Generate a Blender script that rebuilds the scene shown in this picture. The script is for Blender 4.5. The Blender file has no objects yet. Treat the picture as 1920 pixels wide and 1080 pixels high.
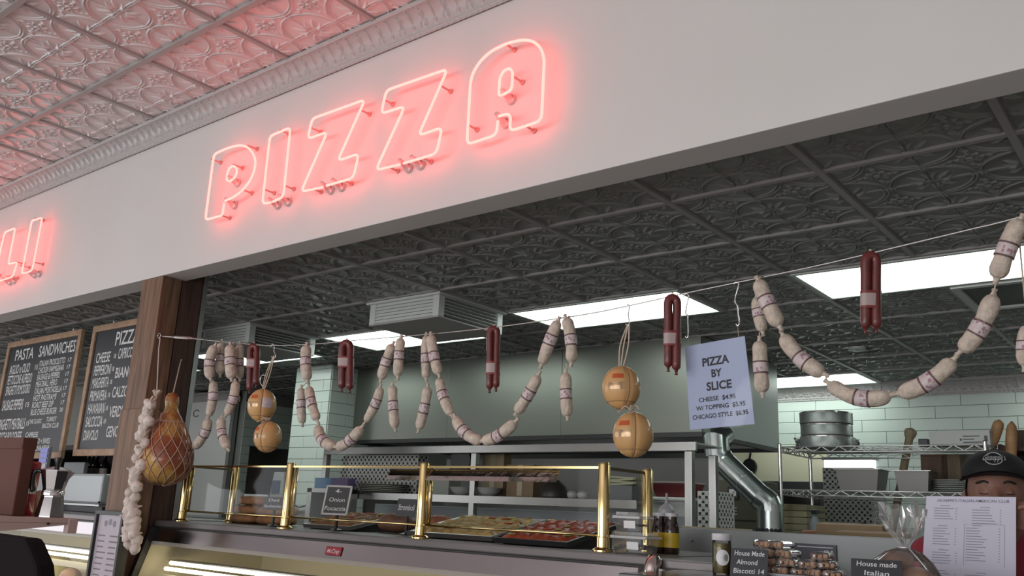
import bpy, bmesh, math, random
import numpy as np
from mathutils import Vector, Matrix

random.seed(7)
SC = bpy.context.scene
COL = SC.collection
PI = math.pi

# ------------------------------------------------------------------ camera
CAMZ = 1.5
def _axes(yaw, pitch, roll):
    yaw, pitch, roll = map(math.radians, (yaw, pitch, roll))
    f = np.array([math.sin(yaw)*math.cos(pitch), math.cos(yaw)*math.cos(pitch), math.sin(pitch)])
    r = np.array([math.cos(yaw), -math.sin(yaw), 0.0]); u = np.cross(r, f)
    return (math.cos(roll)*r + math.sin(roll)*u, -math.sin(roll)*r + math.cos(roll)*u, f)
CR, CU, CF = _axes(-39.05, 14.387, 2.5785)
FPX = 1654.4
cam_d = bpy.data.cameras.new('camera'); cam = bpy.data.objects.new('camera', cam_d); COL.objects.link(cam)
cam_d.sensor_width = 36.0; cam_d.lens = 36.0*FPX/1920.0; cam_d.clip_start = 0.05; cam_d.clip_end = 60
cam.matrix_world = Matrix(((CR[0], CU[0], -CF[0], 0), (CR[1], CU[1], -CF[1], 0), (CR[2], CU[2], -CF[2], CAMZ), (0, 0, 0, 1)))
SC.camera = cam

# ------------------------------------------------------------------ world, daylight, exposure
w = bpy.data.worlds.new('world'); SC.world = w; w.use_nodes = True
w.node_tree.nodes['Background'].inputs[0].default_value = (0.80, 0.86, 1.0, 1)
w.node_tree.nodes['Background'].inputs[1].default_value = 0.9
def area(name, loc, rot, sx, sy, power, col):
    d = bpy.data.lights.new(name, 'AREA'); d.shape = 'RECTANGLE'; d.size = sx; d.size_y = sy
    d.energy = power; d.color = col
    o = bpy.data.objects.new(name, d); COL.objects.link(o); o.location = loc; o.rotation_euler = rot
    return o
# the shop-front windows behind the camera
area('shopfront_daylight', (-2.6, -4.93, 1.75), (PI/2, 0, 0), 8.6, 2.3, 232, (1.0, 0.988, 0.966))
area('side_window_daylight', (-10.4, -1.2, 1.75), (PI/2, 0, -PI/2), 4.6, 2.3, 62, (1.0, 0.983, 0.960))
SC.view_settings.view_transform = 'Standard'
SC.view_settings.look = 'None'
SC.view_settings.exposure = 0.0
SC.view_settings.gamma = 1.0
SC.view_settings.use_curve_mapping = False
SC.cycles.use_denoising = True
SC.cycles.max_bounces = 8
SC.cycles.diffuse_bounces = 4
SC.cycles.glossy_bounces = 4
SC.cycles.transparent_max_bounces = 24
SC.cycles.sample_clamp_indirect = 6.0
SC.cycles.caustics_reflective = False
SC.cycles.caustics_refractive = False

# ------------------------------------------------------------------ helpers
def ray(px, py):
    return CF + CR*((px-960)/FPX) + CU*((540-py)/FPX)
def at(px, py, y=None, x=None, z=None):
    """point of the place seen at a picture point, on a plane of known depth / side / height"""
    d = ray(px, py)
    if y is not None: t = y/d[1]
    elif x is not None: t = x/d[0]
    else: t = (z-CAMZ)/d[2]
    p = d*t; return np.array([p[0], p[1], p[2]+CAMZ])

MATS = {}
def M(name, col, rough=0.5, metal=0.0, var=0.0, vscale=8.0, bump=0.0, bscale=40.0, stretch=(1,1,1),
      emit=0.0, ecol=None, coat=0.0, alpha=1.0, spec=0.5, sub=0.0):
    if name in MATS: return MATS[name]
    m = bpy.data.materials.new(name); m.use_nodes = True; nt = m.node_tree; N = nt.nodes; L = nt.links
    b = N['Principled BSDF']
    b.inputs['Base Color'].default_value = (*col, 1); b.inputs['Roughness'].default_value = rough
    b.inputs['Metallic'].default_value = metal; b.inputs['Coat Weight'].default_value = coat
    b.inputs['Specular IOR Level'].default_value = spec
    if sub: b.inputs['Subsurface Weight'].default_value = sub; b.inputs['Subsurface Radius'].default_value = (.02,.01,.006)
    if emit:
        b.inputs['Emission Color'].default_value = (*(ecol or col), 1); b.inputs['Emission Strength'].default_value = emit
    tc = N.new('ShaderNodeTexCoord'); mp = N.new('ShaderNodeMapping'); mp.inputs['Scale'].default_value = stretch
    L.new(tc.outputs['Object'], mp.inputs['Vector'])
    if var:
        n = N.new('ShaderNodeTexNoise'); n.inputs['Scale'].default_value = vscale; n.inputs['Detail'].default_value = 5
        L.new(mp.outputs['Vector'], n.inputs['Vector'])
        r = N.new('ShaderNodeValToRGB')
        r.color_ramp.elements[0].position = .3; r.color_ramp.elements[1].position = .7
        r.color_ramp.elements[0].color = (*[max(0, c*(1-var)) for c in col], 1)
        r.color_ramp.elements[1].color = (*[min(1, c*(1+var)) for c in col], 1)
        L.new(n.outputs['Fac'], r.inputs['Fac']); L.new(r.outputs['Color'], b.inputs['Base Color'])
    if bump:
        n2 = N.new('ShaderNodeTexNoise'); n2.inputs['Scale'].default_value = bscale; n2.inputs['Detail'].default_value = 4
        L.new(mp.outputs['Vector'], n2.inputs['Vector'])
        bp = N.new('ShaderNodeBump'); bp.inputs['Strength'].default_value = bump; bp.inputs['Distance'].default_value = .01
        L.new(n2.outputs['Fac'], bp.inputs['Height']); L.new(bp.outputs['Normal'], b.inputs['Normal'])
    MATS[name] = m
    return m
def GLASS(name, tint=(1,1,1), refl=0.12, rough=0.03, haze=0.0):
    if name in MATS: return MATS[name]
    m = bpy.data.materials.new(name); m.use_nodes = True; nt = m.node_tree; N = nt.nodes; L = nt.links
    N.remove(N['Principled BSDF']); out = N['Material Output']
    t = N.new('ShaderNodeBsdfTransparent'); t.inputs[0].default_value = (*tint, 1)
    g = N.new('ShaderNodeBsdfGlossy'); g.inputs['Roughness'].default_value = rough
    lw = N.new('ShaderNodeLayerWeight'); lw.inputs['Blend'].default_value = refl
    mx = N.new('ShaderNodeMixShader'); L.new(lw.outputs['Fresnel'], mx.inputs[0]); L.new(t.outputs[0], mx.inputs[1]); L.new(g.outputs[0], mx.inputs[2])
    last = mx
    if haze:
        d = N.new('ShaderNodeBsdfDiffuse'); d.inputs[0].default_value = (.9,.9,.9,1)
        m2 = N.new('ShaderNodeMixShader'); m2.inputs[0].default_value = haze
        L.new(mx.outputs[0], m2.inputs[1]); L.new(d.outputs[0], m2.inputs[2]); last = m2
    L.new(last.outputs[0], out.inputs['Surface'])
    MATS[name] = m; return m
def WOOD(name, c0, c1, rough=0.6, scale=6.0, stretch=(8,8,0.6)):
    if name in MATS: return MATS[name]
    m = bpy.data.materials.new(name); m.use_nodes = True; nt = m.node_tree; N = nt.nodes; L = nt.links
    b = N['Principled BSDF']; b.inputs['Roughness'].default_value = rough
    tc = N.new('ShaderNodeTexCoord'); mp = N.new('ShaderNodeMapping'); mp.inputs['Scale'].default_value = stretch
    L.new(tc.outputs['Object'], mp.inputs['Vector'])
    n = N.new('ShaderNodeTexNoise'); n.inputs['Scale'].default_value = scale; n.inputs['Detail'].default_value = 8; n.inputs['Distortion'].default_value = .6
    L.new(mp.outputs['Vector'], n.inputs['Vector'])
    r = N.new('ShaderNodeValToRGB'); r.color_ramp.elements[0].position = .32; r.color_ramp.elements[1].position = .68
    r.color_ramp.elements[0].color = (*c0, 1); r.color_ramp.elements[1].color = (*c1, 1)
    L.new(n.outputs['Fac'], r.inputs['Fac']); L.new(r.outputs['Color'], b.inputs['Base Color'])
    bp = N.new('ShaderNodeBump'); bp.inputs['Strength'].default_value = .3; bp.inputs['Distance'].default_value = .004
    L.new(n.outputs['Fac'], bp.inputs['Height']); L.new(bp.outputs['Normal'], b.inputs['Normal'])
    MATS[name] = m; return m

ROOT = {}       # object name -> world position of its root (parts share the root's frame)
def _props(o, label=None, cat=None, group=None, kind=None):
    if label: o['label'] = label
    if cat: o['category'] = cat
    if group: o['group'] = group
    if kind: o['kind'] = kind
    return o
def thing(name, label, cat, loc, group=None, kind=None):
    o = bpy.data.objects.new(name, None); COL.objects.link(o); o.location = tuple(float(v) for v in loc)
    o.empty_display_size = .05
    ROOT[o.name] = np.array(loc, float)
    return _props(o, label, cat, group, kind)

class MB:
    """collects shapes in world coordinates; build() links them as ONE mesh object"""
    def __init__(s): s.v = []; s.f = []; s.n = 0
    def add(s, V, F):
        V = np.asarray(V, float).reshape(-1, 3); s.v.append(V); s.f += [tuple(int(i)+s.n for i in f) for f in F]; s.n += len(V); return s
    def box(s, a, b):
        x0,y0,z0 = np.minimum(a,b); x1,y1,z1 = np.maximum(a,b)
        return s.add([(x0,y0,z0),(x1,y0,z0),(x1,y1,z0),(x0,y1,z0),(x0,y0,z1),(x1,y0,z1),(x1,y1,z1),(x0,y1,z1)],
                     [(3,2,1,0),(4,5,6,7),(0,1,5,4),(1,2,6,5),(2,3,7,6),(3,0,4,7)])
    def obox(s, c, ux, uy, uz):
        """oriented box: centre and three half-axis vectors"""
        c, ux, uy, uz = (np.asarray(k, float) for k in (c, ux, uy, uz))
        V = [c+i*ux+j*uy+k*uz for k in (-1,1) for j in (-1,1) for i in (-1,1)]
        return s.add(V, [(0,2,3,1),(4,5,7,6),(0,1,5,4),(1,3,7,5),(3,2,6,7),(2,0,4,6)])
    def quad(s, a, b, c, d): return s.add([a,b,c,d], [(0,1,2,3)])
    def prism(s, poly, vec):
        """extrude a planar polygon (list of points) by a vector"""
        P = np.asarray(poly, float); n = len(P); V = np.vstack([P, P+np.asarray(vec, float)])
        F = [tuple(range(n))[::-1], tuple(range(n, 2*n))] + [(i, (i+1)%n, n+(i+1)%n, n+i) for i in range(n)]
        return s.add(V, F)
    def tube(s, path, r, n=8, closed=False, cap=True):
        P = np.asarray(path, float); k = len(P); R = np.broadcast_to(np.asarray(r, float), (k,))
        T = np.zeros_like(P)
        for i in range(k):
            a = P[(i-1)%k] if (closed or i>0) else P[i]; b = P[(i+1)%k] if (closed or i<k-1) else P[i]
            t = b-a; T[i] = t/(np.linalg.norm(t)+1e-12)
        ref = np.array([0,0,1.0]) if abs(T[0][2])<.9 else np.array([1.0,0,0])
        nrm = np.cross(T[0], ref); nrm /= np.linalg.norm(nrm)
        V = []
        for i in range(k):
            nrm = nrm - T[i]*(nrm@T[i]); nrm /= (np.linalg.norm(nrm)+1e-12); bn = np.cross(T[i], nrm)
            for j in range(n):
                a = 2*PI*j/n; V.append(P[i]+R[i]*(math.cos(a)*nrm+math.sin(a)*bn))
        F = []
        for i in range(k if closed else k-1):
            i2 = (i+1)%k
            for j in range(n): F.append((i*n+j, i*n+(j+1)%n, i2*n+(j+1)%n, i2*n+j))
        if cap and not closed: F += [tuple(range(n))[::-1], tuple((k-1)*n+j for j in range(n))]
        return s.add(V, F)
    def lathe(s, prof, c, n=20, sx=1.0, sy=1.0):
        """profile [(r,z)...] turned about the vertical through c"""
        c = np.asarray(c, float); V = []
        for r, z in prof:
            for j in range(n):
                a = 2*PI*j/n; V.append(c+np.array([r*math.cos(a)*sx, r*math.sin(a)*sy, z]))
        k = len(prof); F = [(i*n+j, i*n+(j+1)%n, (i+1)*n+(j+1)%n, (i+1)*n+j) for i in range(k-1) for j in range(n)]
        F += [tuple(range(n))[::-1], tuple((k-1)*n+j for j in range(n))]
        return s.add(V, F)
    def ball(s, c, r, n=12, m=8):
        r = np.broadcast_to(np.asarray(r, float), (3,)); V = []
        for i in range(m+1):
            t = PI*i/m
            for j in range(n):
                a = 2*PI*j/n; V.append(np.asarray(c)+r*np.array([math.sin(t)*math.cos(a), math.sin(t)*math.sin(a), math.cos(t)]))
        F = [(i*n+j, (i+1)*n+j, (i+1)*n+(j+1)%n, i*n+(j+1)%n) for i in range(m) for j in range(n)]
        return s.add(V, F)
    def grid(s, P):
        """P[i][j] points"""
        P = np.asarray(P, float); a, b = P.shape[:2]
        F = [(i*b+j, i*b+j+1, (i+1)*b+j+1, (i+1)*b+j) for i in range(a-1) for j in range(b-1)]
        return s.add(P.reshape(-1,3), F)
    def text(s, txt, o, u, v, h, width=None, align='c', shear=0.0, bold=0.0, arc=None):
        V, F = text_mesh(txt, bold)
        if not len(V): return s
        V = V.copy(); x0, x1 = V[:,0].min(), V[:,0].max()
        sc = h/0.72; sx = sc if width is None else width/max(x1-x0, 1e-6)
        X = (V[:,0]-x0)*sx; W = (x1-x0)*sx; Y = V[:,1]*sc
        if align == 'c': X = X-W/2
        elif align == 'r': X = X-W
        X = X+shear*Y
        o, u, v = (np.asarray(k, float) for k in (o, u, v))
        if arc is not None: return s.add([arc(a, b) for a, b in zip(X, Y)], F)
        return s.add(o+np.outer(X, u)+np.outer(Y, v), F)
    def build(s, name, mat, parent=None, smooth=False, label=None, cat=None, group=None, kind=None, base=None, bevel=0.0, ang=None):
        V = np.vstack(s.v)
        if parent is not None: org = ROOT[parent.name]
        elif base is not None: org = np.asarray(base, float)
        else: org = np.array([(V[:,0].min()+V[:,0].max())/2, (V[:,1].min()+V[:,1].max())/2, V[:,2].min()])
        me = bpy.data.meshes.new(name); me.from_pydata((V-org).tolist(), [], s.f); me.update()
        if bevel:
            bm = bmesh.new(); bm.from_mesh(me)
            bmesh.ops.remove_doubles(bm, verts=bm.verts, dist=1e-6)
            bmesh.ops.bevel(bm, geom=[e for e in bm.edges if e.calc_face_angle(0) > .5], offset=bevel, segments=2, affect='EDGES', profile=.6, clamp_overlap=True)
            bm.to_mesh(me); bm.free()
        if mat: me.materials.append(mat)
        if smooth:
            me.polygons.foreach_set('use_smooth', [True]*len(me.polygons))
            if ang is not None: me.set_sharp_from_angle(angle=ang)
        o = bpy.data.objects.new(name, me); COL.objects.link(o)
        ROOT[o.name] = org
        if parent is not None: o.parent = parent
        else: o.location = org.tolist()
        return _props(o, label, cat, group, kind)
_TXT = {}
def text_mesh(t, bold=0.0):
    if (t, bold) in _TXT: return _TXT[(t, bold)]
    cu = bpy.data.curves.new('t', 'FONT'); cu.body = t; cu.resolution_u = 3; cu.offset = bold
    ob = bpy.data.objects.new('t', cu); me = bpy.data.meshes.new_from_object(ob)
    V = np.array([v.co[:] for v in me.vertices]) if len(me.vertices) else np.zeros((0,3))
    F = [tuple(p.vertices) for p in me.polygons]
    bpy.data.objects.remove(ob); bpy.data.curves.remove(cu); bpy.data.meshes.remove(me)
    _TXT[(t, bold)] = (V, F); return V, F
def smooth_path(P, per=6, closed=False):
    """Catmull-Rom through points"""
    P = np.asarray(P, float); n = len(P); out = []
    for i in range(n if closed else n-1):
        p0 = P[(i-1)%n] if (closed or i>0) else P[i]; p1 = P[i]; p2 = P[(i+1)%n]; p3 = P[(i+2)%n] if (closed or i+2<n) else P[(i+1)%n]
        for k in range(per):
            t = k/per
            out.append(.5*((2*p1)+(-p0+p2)*t+(2*p0-5*p1+4*p2-p3)*t*t+(-p0+3*p1-3*p2+p3)*t**3))
    if not closed: out.append(P[-1])
    return np.array(out)
def round_path(P, r, per=4, closed=True):
    """polyline with rounded corners of radius-like length r"""
    P = [np.asarray(p, float) for p in P]; n = len(P); out = []
    for i in range(n):
        if not closed and i in (0, n-1): out.append(P[i]); continue
        a, b, c = P[i-1], P[i], P[(i+1)%n]
        la, lc = np.linalg.norm(a-b), np.linalg.norm(c-b); q = min(r, la*.45, lc*.45)
        p, s2 = b+(a-b)/la*q, b+(c-b)/lc*q
        for k in range(per+1):
            t = k/per; out.append((1-t)**2*p+2*t*(1-t)*b+t*t*s2)
    return np.array(out)
def dup(o, loc, parent=None, **kw):
    c = o.copy(); COL.objects.link(c); c.location = tuple(float(v) for v in loc)
    if parent is not None: c.parent = parent
    return _props(c, **kw)

# ------------------------------------------------------------------ materials
WHITE_WALL = M('painted_wall', (.66,.65,.635), .55, var=.02, vscale=2)
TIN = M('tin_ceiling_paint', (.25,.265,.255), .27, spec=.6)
TIN_F = M('tin_ceiling_lit', (.66,.61,.61), .30, spec=.6)  # lit copy of the tin: the shop's brighter light is in the colour
TEE = M('ceiling_tee_paint', (.36,.35,.345), .45)
MOULD = M('tin_moulding', (.46,.44,.435), .36, spec=.5)
STEEL = M('stainless_steel', (.36,.365,.35), .27, metal=1.0, bump=.05, bscale=30, stretch=(1,1,12))
STEEL_D = M('stainless_dull', (.42,.43,.42), .38, metal=1.0)
STEEL_H = M('hood_steel', (.27,.29,.255), .36, metal=.85, bump=.12, bscale=1.6, stretch=(1,1,.35))
CHROME = M('chrome', (.75,.75,.75), .12, metal=1.0)
BRASS = M('polished_brass', (.78,.60,.28), .16, metal=1.0)
BLACKM = M('black_metal', (.015,.015,.017), .45)
BLACKP = M('black_plastic', (.012,.012,.014), .35)
TILE = M('white_glazed_tile', (.70,.79,.73), .18, var=.03, vscale=3)
GROUT = M('grout', (.30,.31,.29), .8)
WOODP = WOOD('weathered_post_wood', (.10,.054,.030), (.225,.125,.075))
WOODF = WOOD('oak_frame', (.34,.21,.13), (.47,.31,.20), stretch=(3,3,3))
PAPER = M('white_paper', (.80,.80,.82), .6)
INK = M('black_ink', (.02,.02,.025), .6)
CHALK = M('white_chalk', (.75,.76,.76), .8)
SLATE = M('chalkboard', (.016,.018,.022), .45, var=.15, vscale=5)
STRING = M('cotton_string', (.55,.46,.36), .9)
GLASSM = GLASS('clear_glass')
PLASTIC = GLASS('clear_plastic', refl=.25, rough=.08, haze=.10)
WRAP = GLASS('cellophane_wrap', refl=.28, rough=.12, haze=.07)
# ------------------------------------------------------------------ the room shell
Zs, Zr, Zf = 1.164+CAMZ, 1.244+CAMZ, 2.10+CAMZ     # soffit underside, kitchen ceiling, shop ceiling
YF, YB = 2.39, 2.53                                   # soffit front and back
XL, XR = -10.6, 3.6
def struct(name, mb, mat, label=None, **k): return mb.build(name, mat, kind='structure', label=label, **k)
floor = struct('floor', MB().box((XL,-5.1,-.1),(XR,8.1,0)), M('floor_tile', (.50,.46,.43), .4, var=.08, vscale=3))
struct('wall_soffit', MB().box((XL,YF,Zs),(XR,YB,Zf+.15)), WHITE_WALL, 'pale grey painted soffit wall carrying the red neon sign', bevel=.004)
# shop-front wall behind the camera with a wide window opening, side walls
struct('wall_front', MB().box((XL,-5.1,0),(XR,-5,.55)).box((XL,-5.1,2.95),(XR,-5,Zf)).box((XL,-5.1,.55),(-7.0,-5,2.95)).box((1.8,-5.1,.55),(XR,-5,2.95)), WHITE_WALL)
wf = MB()
for i in range(5): wf.box((-7.0+i*2.2-.03,-5.08,.55),(-7.0+i*2.2+.03,-5.02,2.95))
wf.box((-7,-5.08,.55),(1.8,-5.02,.61)).box((-7,-5.08,2.89),(1.8,-5.02,2.95))
struct('window_1', wf, BLACKM)
struct('wall_left', MB().box((XL-.1,-5.1,0),(XL,-3.6,Zf)).box((XL-.1,1.2,0),(XL,8.1,Zf)).box((XL-.1,-3.6,0),(XL,1.2,.55)).box((XL-.1,-3.6,2.95),(XL,1.2,Zf)), WHITE_WALL)
struct('wall_right', MB().box((XR,-5.1,0),(XR+.1,8.1,Zf)), WHITE_WALL)
# ---- pressed-tin ceiling panels: real relief, one mesh shared by all panels of a size
PS = 0.6096
def relief(X, Y):
    c = PS/2
    # nearest circle centre (every foot) and nearest flower centre (offset half a foot)
    cx, cy = X-np.round(X/c)*c, Y-np.round(Y/c)*c
    r = np.hypot(cx, cy); a = np.arctan2(cy, cx)
    fx, fy = X-(np.floor(X/c)+.5)*c, Y-(np.floor(Y/c)+.5)*c
    fr = np.hypot(fx, fy); fa = np.arctan2(fy, fx)
    g = lambda d, s: np.exp(-(d/s)**2)
    h = .0050*g(r-.144, .0030) + .0040*g(r-.132, .0026)
    inside = r < .125
    # leaves: four diagonal fans of three lobes each
    for k in range(4):
        for da, L0, L1, wd, hh in ((0,.026,.100,.0062,.0060),(.42,.026,.084,.0054,.0056),(-.42,.026,.084,.0054,.0056)):
            t = PI/4+k*PI/2+da
            u = cx*math.cos(t)+cy*math.sin(t); v = -cx*math.sin(t)+cy*math.cos(t)
            v = v - (.010*np.sign(da)*np.sin((u-L0)/(L1-L0)*PI) if da else 0)
            env = np.clip((u-L0)/.012, 0, 1)*np.clip((L1-u)/.03, 0, 1)
            h = h+np.where(inside, hh*g(v, wd*np.clip(.35+env, 0, 1))*env, 0)
    outside = r > .150
    # the flower between four circles
    h = h+.006*g(fr-.010, .004)
    h = h+np.where(outside, .0048*g(fr-.032-.010*np.cos(8*fa), .0050), 0)
    h = h+np.where(outside, .0050*np.clip(np.cos(4*fa), 0, 1)**6*g(fr-.062, .010), 0)
    h = h+np.where(outside, .0042*np.clip(np.cos(4*fa+.9*np.sin(fr*90)), 0, 1)**8*g(fr-.088, .016), 0)
    # embossed double bead on the foot lines
    lx = np.abs(X-np.round(X/c)*c); ly = np.abs(Y-np.round(Y/c)*c)
    h = h+np.maximum(.0042*g(lx-.0050,.0022), .0042*g(ly-.0050,.0022))
    ex = np.minimum(np.mod(X, PS), PS-np.mod(X, PS)); ey = np.minimum(np.mod(Y, PS), PS-np.mod(Y, PS))
    return h*np.clip((np.minimum(ex, ey)-.016)/.012, 0, 1)
PANELS = {}
def panel_mesh(ya, yb, mat, n=290):
    """tile patch with the foot pattern starting at local y=ya"""
    key = (round(ya,3), round(yb,3), mat.name)
    if key in PANELS: return PANELS[key]
    m = max(6, int(n*(yb-ya)/PS))
    xs = np.linspace(.004, PS-.004, n); ys = np.linspace(ya+.004, yb-.004, m)
    X, Y = np.meshgrid(xs, ys, indexing='ij'); Z = -1.6*relief(X, Y)
    V = np.stack([X, Y, Z], -1).reshape(-1,3)
    i, j = np.meshgrid(np.arange(n-1), np.arange(m-1), indexing='ij'); q = (i*m+j).ravel()
    F = np.stack([q, q+1, q+m+1, q+m], -1)
    me = bpy.data.meshes.new('tin_panel'); me.from_pydata(V.tolist(), [], F.tolist()); me.update()
    me.materials.append(mat); me.polygons.foreach_set('use_smooth', [True]*len(me.polygons))
    PANELS[key] = me; return me
def add_panel(parent, x, y, z, ya=0.0, yb=PS):
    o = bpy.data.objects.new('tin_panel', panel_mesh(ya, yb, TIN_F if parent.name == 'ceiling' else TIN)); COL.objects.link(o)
    o.parent = parent; o.location = (x-ROOT[parent.name][0], y-ROOT[parent.name][1], z-ROOT[parent.name][2]); return o
# shop ceiling
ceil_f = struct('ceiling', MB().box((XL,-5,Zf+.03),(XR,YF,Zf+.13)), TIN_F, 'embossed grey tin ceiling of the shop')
FX0, FY0 = -3.948, 1.911
for i in range(-9, 9):
    for j in range(-3, 1):
        x, y = FX0+i*PS, FY0+j*PS
        if x < -8.9: continue
        add_panel(ceil_f, x, y, Zf+.006, 0, PS if j < 0 else YF-.02-FY0)
for i in range(-9, 10):
    x = FX0+i*PS
    MB().box((x-.0125, FY0-3*PS, Zf-.006),(x+.0125, YF-.07, Zf+.02)).build('ceiling_tee', TEE, ceil_f)
for j in range(-3, 1):
    y = FY0+j*PS
    MB().box((XL, y-.0145, Zf-.010),(XR, y+.0145, Zf+.02)).build('ceiling_tee', TEE, ceil_f)
# kitchen ceiling
RX0, RY0 = -1.02, 2.99
LIGHTS = [(-1.63, 4.2092), (-3.4584, 4.2092), (-5.2872, 4.2092), (-7.116, 4.2092), (-3.4584, 7.2572), (-1.0200, 7.2572), (.1992, 4.2092), (-8.9448, 4.2092)]
CASS = [(-4.068, 3.5996), (-5.8968, 3.5996)]
FLUSH = [(-1.02, 4.8188)]
skip = set()
for lx, ly in LIGHTS:
    for k in (0, 1): skip.add((round((lx+k*PS-RX0)/PS), round((ly-RY0)/PS)))
for lx, ly in CASS+FLUSH: skip.add((round((lx-RX0)/PS), round((ly-RY0)/PS)))
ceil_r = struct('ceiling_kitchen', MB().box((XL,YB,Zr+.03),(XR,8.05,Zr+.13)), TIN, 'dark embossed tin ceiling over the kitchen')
for i in range(-14, 5):
    for j in range(-1, 8):
        x, y = RX0+i*PS, RY0+j*PS
        if (i, j) in skip: continue
        if x < -9.2: continue
        if -6.2 < x+PS/2 < -2.7 and y > 5.6 and y < 6.6: continue       # over the hood
        if j == -1: add_panel(ceil_r, x, y, Zr+.006, YB+.006-y, PS)
        else: add_panel(ceil_r, x, y, Zr+.006)
lamp_mid = {(round((lx+PS-RX0)/PS), round((ly-RY0)/PS)) for lx, ly in LIGHTS}
for i in range(-14, 6):
    x = RX0+i*PS; cuts = sorted(j for (a, j) in lamp_mid if a == i); y0 = YB+.002
    for j in cuts+[None]:
        y1 = 7.94 if j is None else RY0+j*PS
        if y1-y0 > .1: MB().box((x-.0125, y0, Zr-.008),(x+.0125, y1, Zr+.02)).build('ceiling_tee', TEE, ceil_r)
        y0 = y1+PS
for j in range(0, 9):
    y = RY0+j*PS
    MB().box((XL, y-.0125, Zr-.006),(XR, y+.0125, Zr+.02)).build('ceiling_tee', TEE, ceil_r)

# ---- stamped cornice: curved strip with alternating fleur and dart reliefs
def cornice(name, x0, x1, ywall, ztop, drop, proj, label, step=.0030, per=.13):
    n = int((x1-x0)/step); m = 44
    xs = np.linspace(x0, x1, n); ts = np.linspace(0, 1, m)
    X, T = np.meshgrid(xs, ts, indexing='ij')
    # profile from wall foot (t=0) to ceiling edge (t=1): foot bead, cove, top fillet
    ca = np.clip((T-.16)/.66, 0, 1)
    off = np.where(T < .16, .010, .010+(proj-.022)*(1-np.cos(ca*PI/2)))
    off = np.where(T > .82, proj-.004, off)
    zz = ztop-drop+drop*np.where(T < .16, T/.16*.14, np.where(T < .82, .14+.72*np.sin(ca*PI/2)**.9, .86+.14*(T-.82)/.18))
    g = lambda d, s: np.exp(-(d/s)**2)
    u = ((X-x0) % per)/per
    s = np.clip((T-.2)/.6, 0, 1)
    def lob(uc, sc, wu, ws, h): return h*g(u-uc, wu)*g(s-sc, ws)
    h = np.zeros_like(X)
    inb = (T > .19) & (T < .81)
    # fleur (u=.25): stem, three petals, scroll base
    h += lob(.25,.45,.022,.34,.009)+lob(.19,.62,.020,.12,.008)+lob(.31,.62,.020,.12,.008)+lob(.25,.86,.030,.07,.007)
    h += .007*g(np.hypot((u-.16)*2.4, (s-.20)*.9)-.10, .035)+.007*g(np.hypot((u-.34)*2.4, (s-.20)*.9)-.10, .035)
    # dart (u=.75)
    h += lob(.75,.55,.016,.34,.010)+lob(.75,.92,.035,.05,.008)+lob(.70,.15,.03,.08,.008)+lob(.80,.15,.03,.08,.008)
    h = np.where(inb, h, 0)
    h += .004*g(T-.165, .012)+.004*g(T-.825, .012)+np.where(T < .15, .003*(np.sin(u*PI*8) > .4), 0)
    mb = MB(); V = np.stack([X, ywall-off-1.5*h, zz-.6*h], -1)
    mb.grid(V.transpose(1,0,2))
    return mb.build(name, MOULD, kind='structure', label=label, smooth=True, base=(x0, ywall, ztop-drop))
cornice('trim_1', -9.4, 1.2, YF, Zf, .122, .092, 'stamped tin crown moulding along the top of the soffit wall')
cornice('trim_2', -3.6, .6, 7.95, Zr, .125, .09, 'stamped tin crown moulding above the tiled kitchen wall', step=.006)
cornice('trim_3', -10.5, -8.78, 5.98, Zr, .125, .09, 'stamped tin crown moulding above the walk-in cooler', step=.006)

# ---- kitchen walls with separate glazed tiles
tile_me = None
def tile_mesh(w, h, d=.008):
    mb = MB().box((0,-d,0),(w,0,h)); o = mb.build('tile', TILE, base=(0,0,0), bevel=.0018); me = o.data; bpy.data.objects.remove(o); return me
TW, TH = .4, .1
T_FULL = tile_mesh(TW-.004, TH-.004)
_tm = {}
def lay_tiles(parent, x0, x1, y, z0, z1, axis='x', zref=2.63):
    """tiles on a wall facing -y (axis x) or +x (axis y; x0..x1 run along y, y is the wall's x)"""
    k0 = int(math.floor((z0-zref)/TH)); k1 = int(math.ceil((z1-zref)/TH)); org = ROOT[parent.name]
    for k in range(k0, k1):
        za, zb = max(z0, zref+k*TH), min(z1, zref+(k+1)*TH)
        if zb-za < .012: continue
        s = x0-(.2 if k % 2 else 0.0)
        while s < x1-.01:
            a, b = max(s, x0), min(s+TW, x1)
            if b-a > .012:
                key = (round(b-a,3), round(zb-za,3))
                if key not in _tm: _tm[key] = tile_mesh(b-a-.004, zb-za-.004)
                o = bpy.data.objects.new('tile', _tm[key]); COL.objects.link(o); o.parent = parent
                if axis == 'x': o.location = (a-org[0], y-org[1], za-org[2])
                else: o.location = (y-org[0], a-org[1], za-org[2]); o.rotation_euler = (0,0,PI/2)
            s += TW
wall_b = struct('wall_back', MB().box((XL,7.955,0),(XR,8.05,Zr+.03)), GROUT, 'back kitchen wall of long pale glazed tiles')
lay_tiles(wall_b, -3.45, .4, 7.955, 1.15, Zr-.11)
pil = struct('wall_pillar', MB().box((-6.66,5.105,0),(-6.165,5.6,Zr)), GROUT, 'tiled pillar at the left end of the steel hood')
lay_tiles(pil, -6.66, -6.165, 5.105, 1.45, Zr-.012, zref=2.70)
lay_tiles(pil, 5.105, 5.6, -6.165, 1.45, Zr-.012, axis='y', zref=2.70)
wall_c = struct('wall_cooler', MB().box((-8.9,6.0,0),(-8.71,6.10,Zr)).box((-8.9,6.10,2.13),(-8.71,7.1,Zr)).box((-8.9,7.1,0),(-8.71,7.95,Zr)), GROUT, 'side tiled wall with a dark doorway beside the walk-in cooler')
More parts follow.
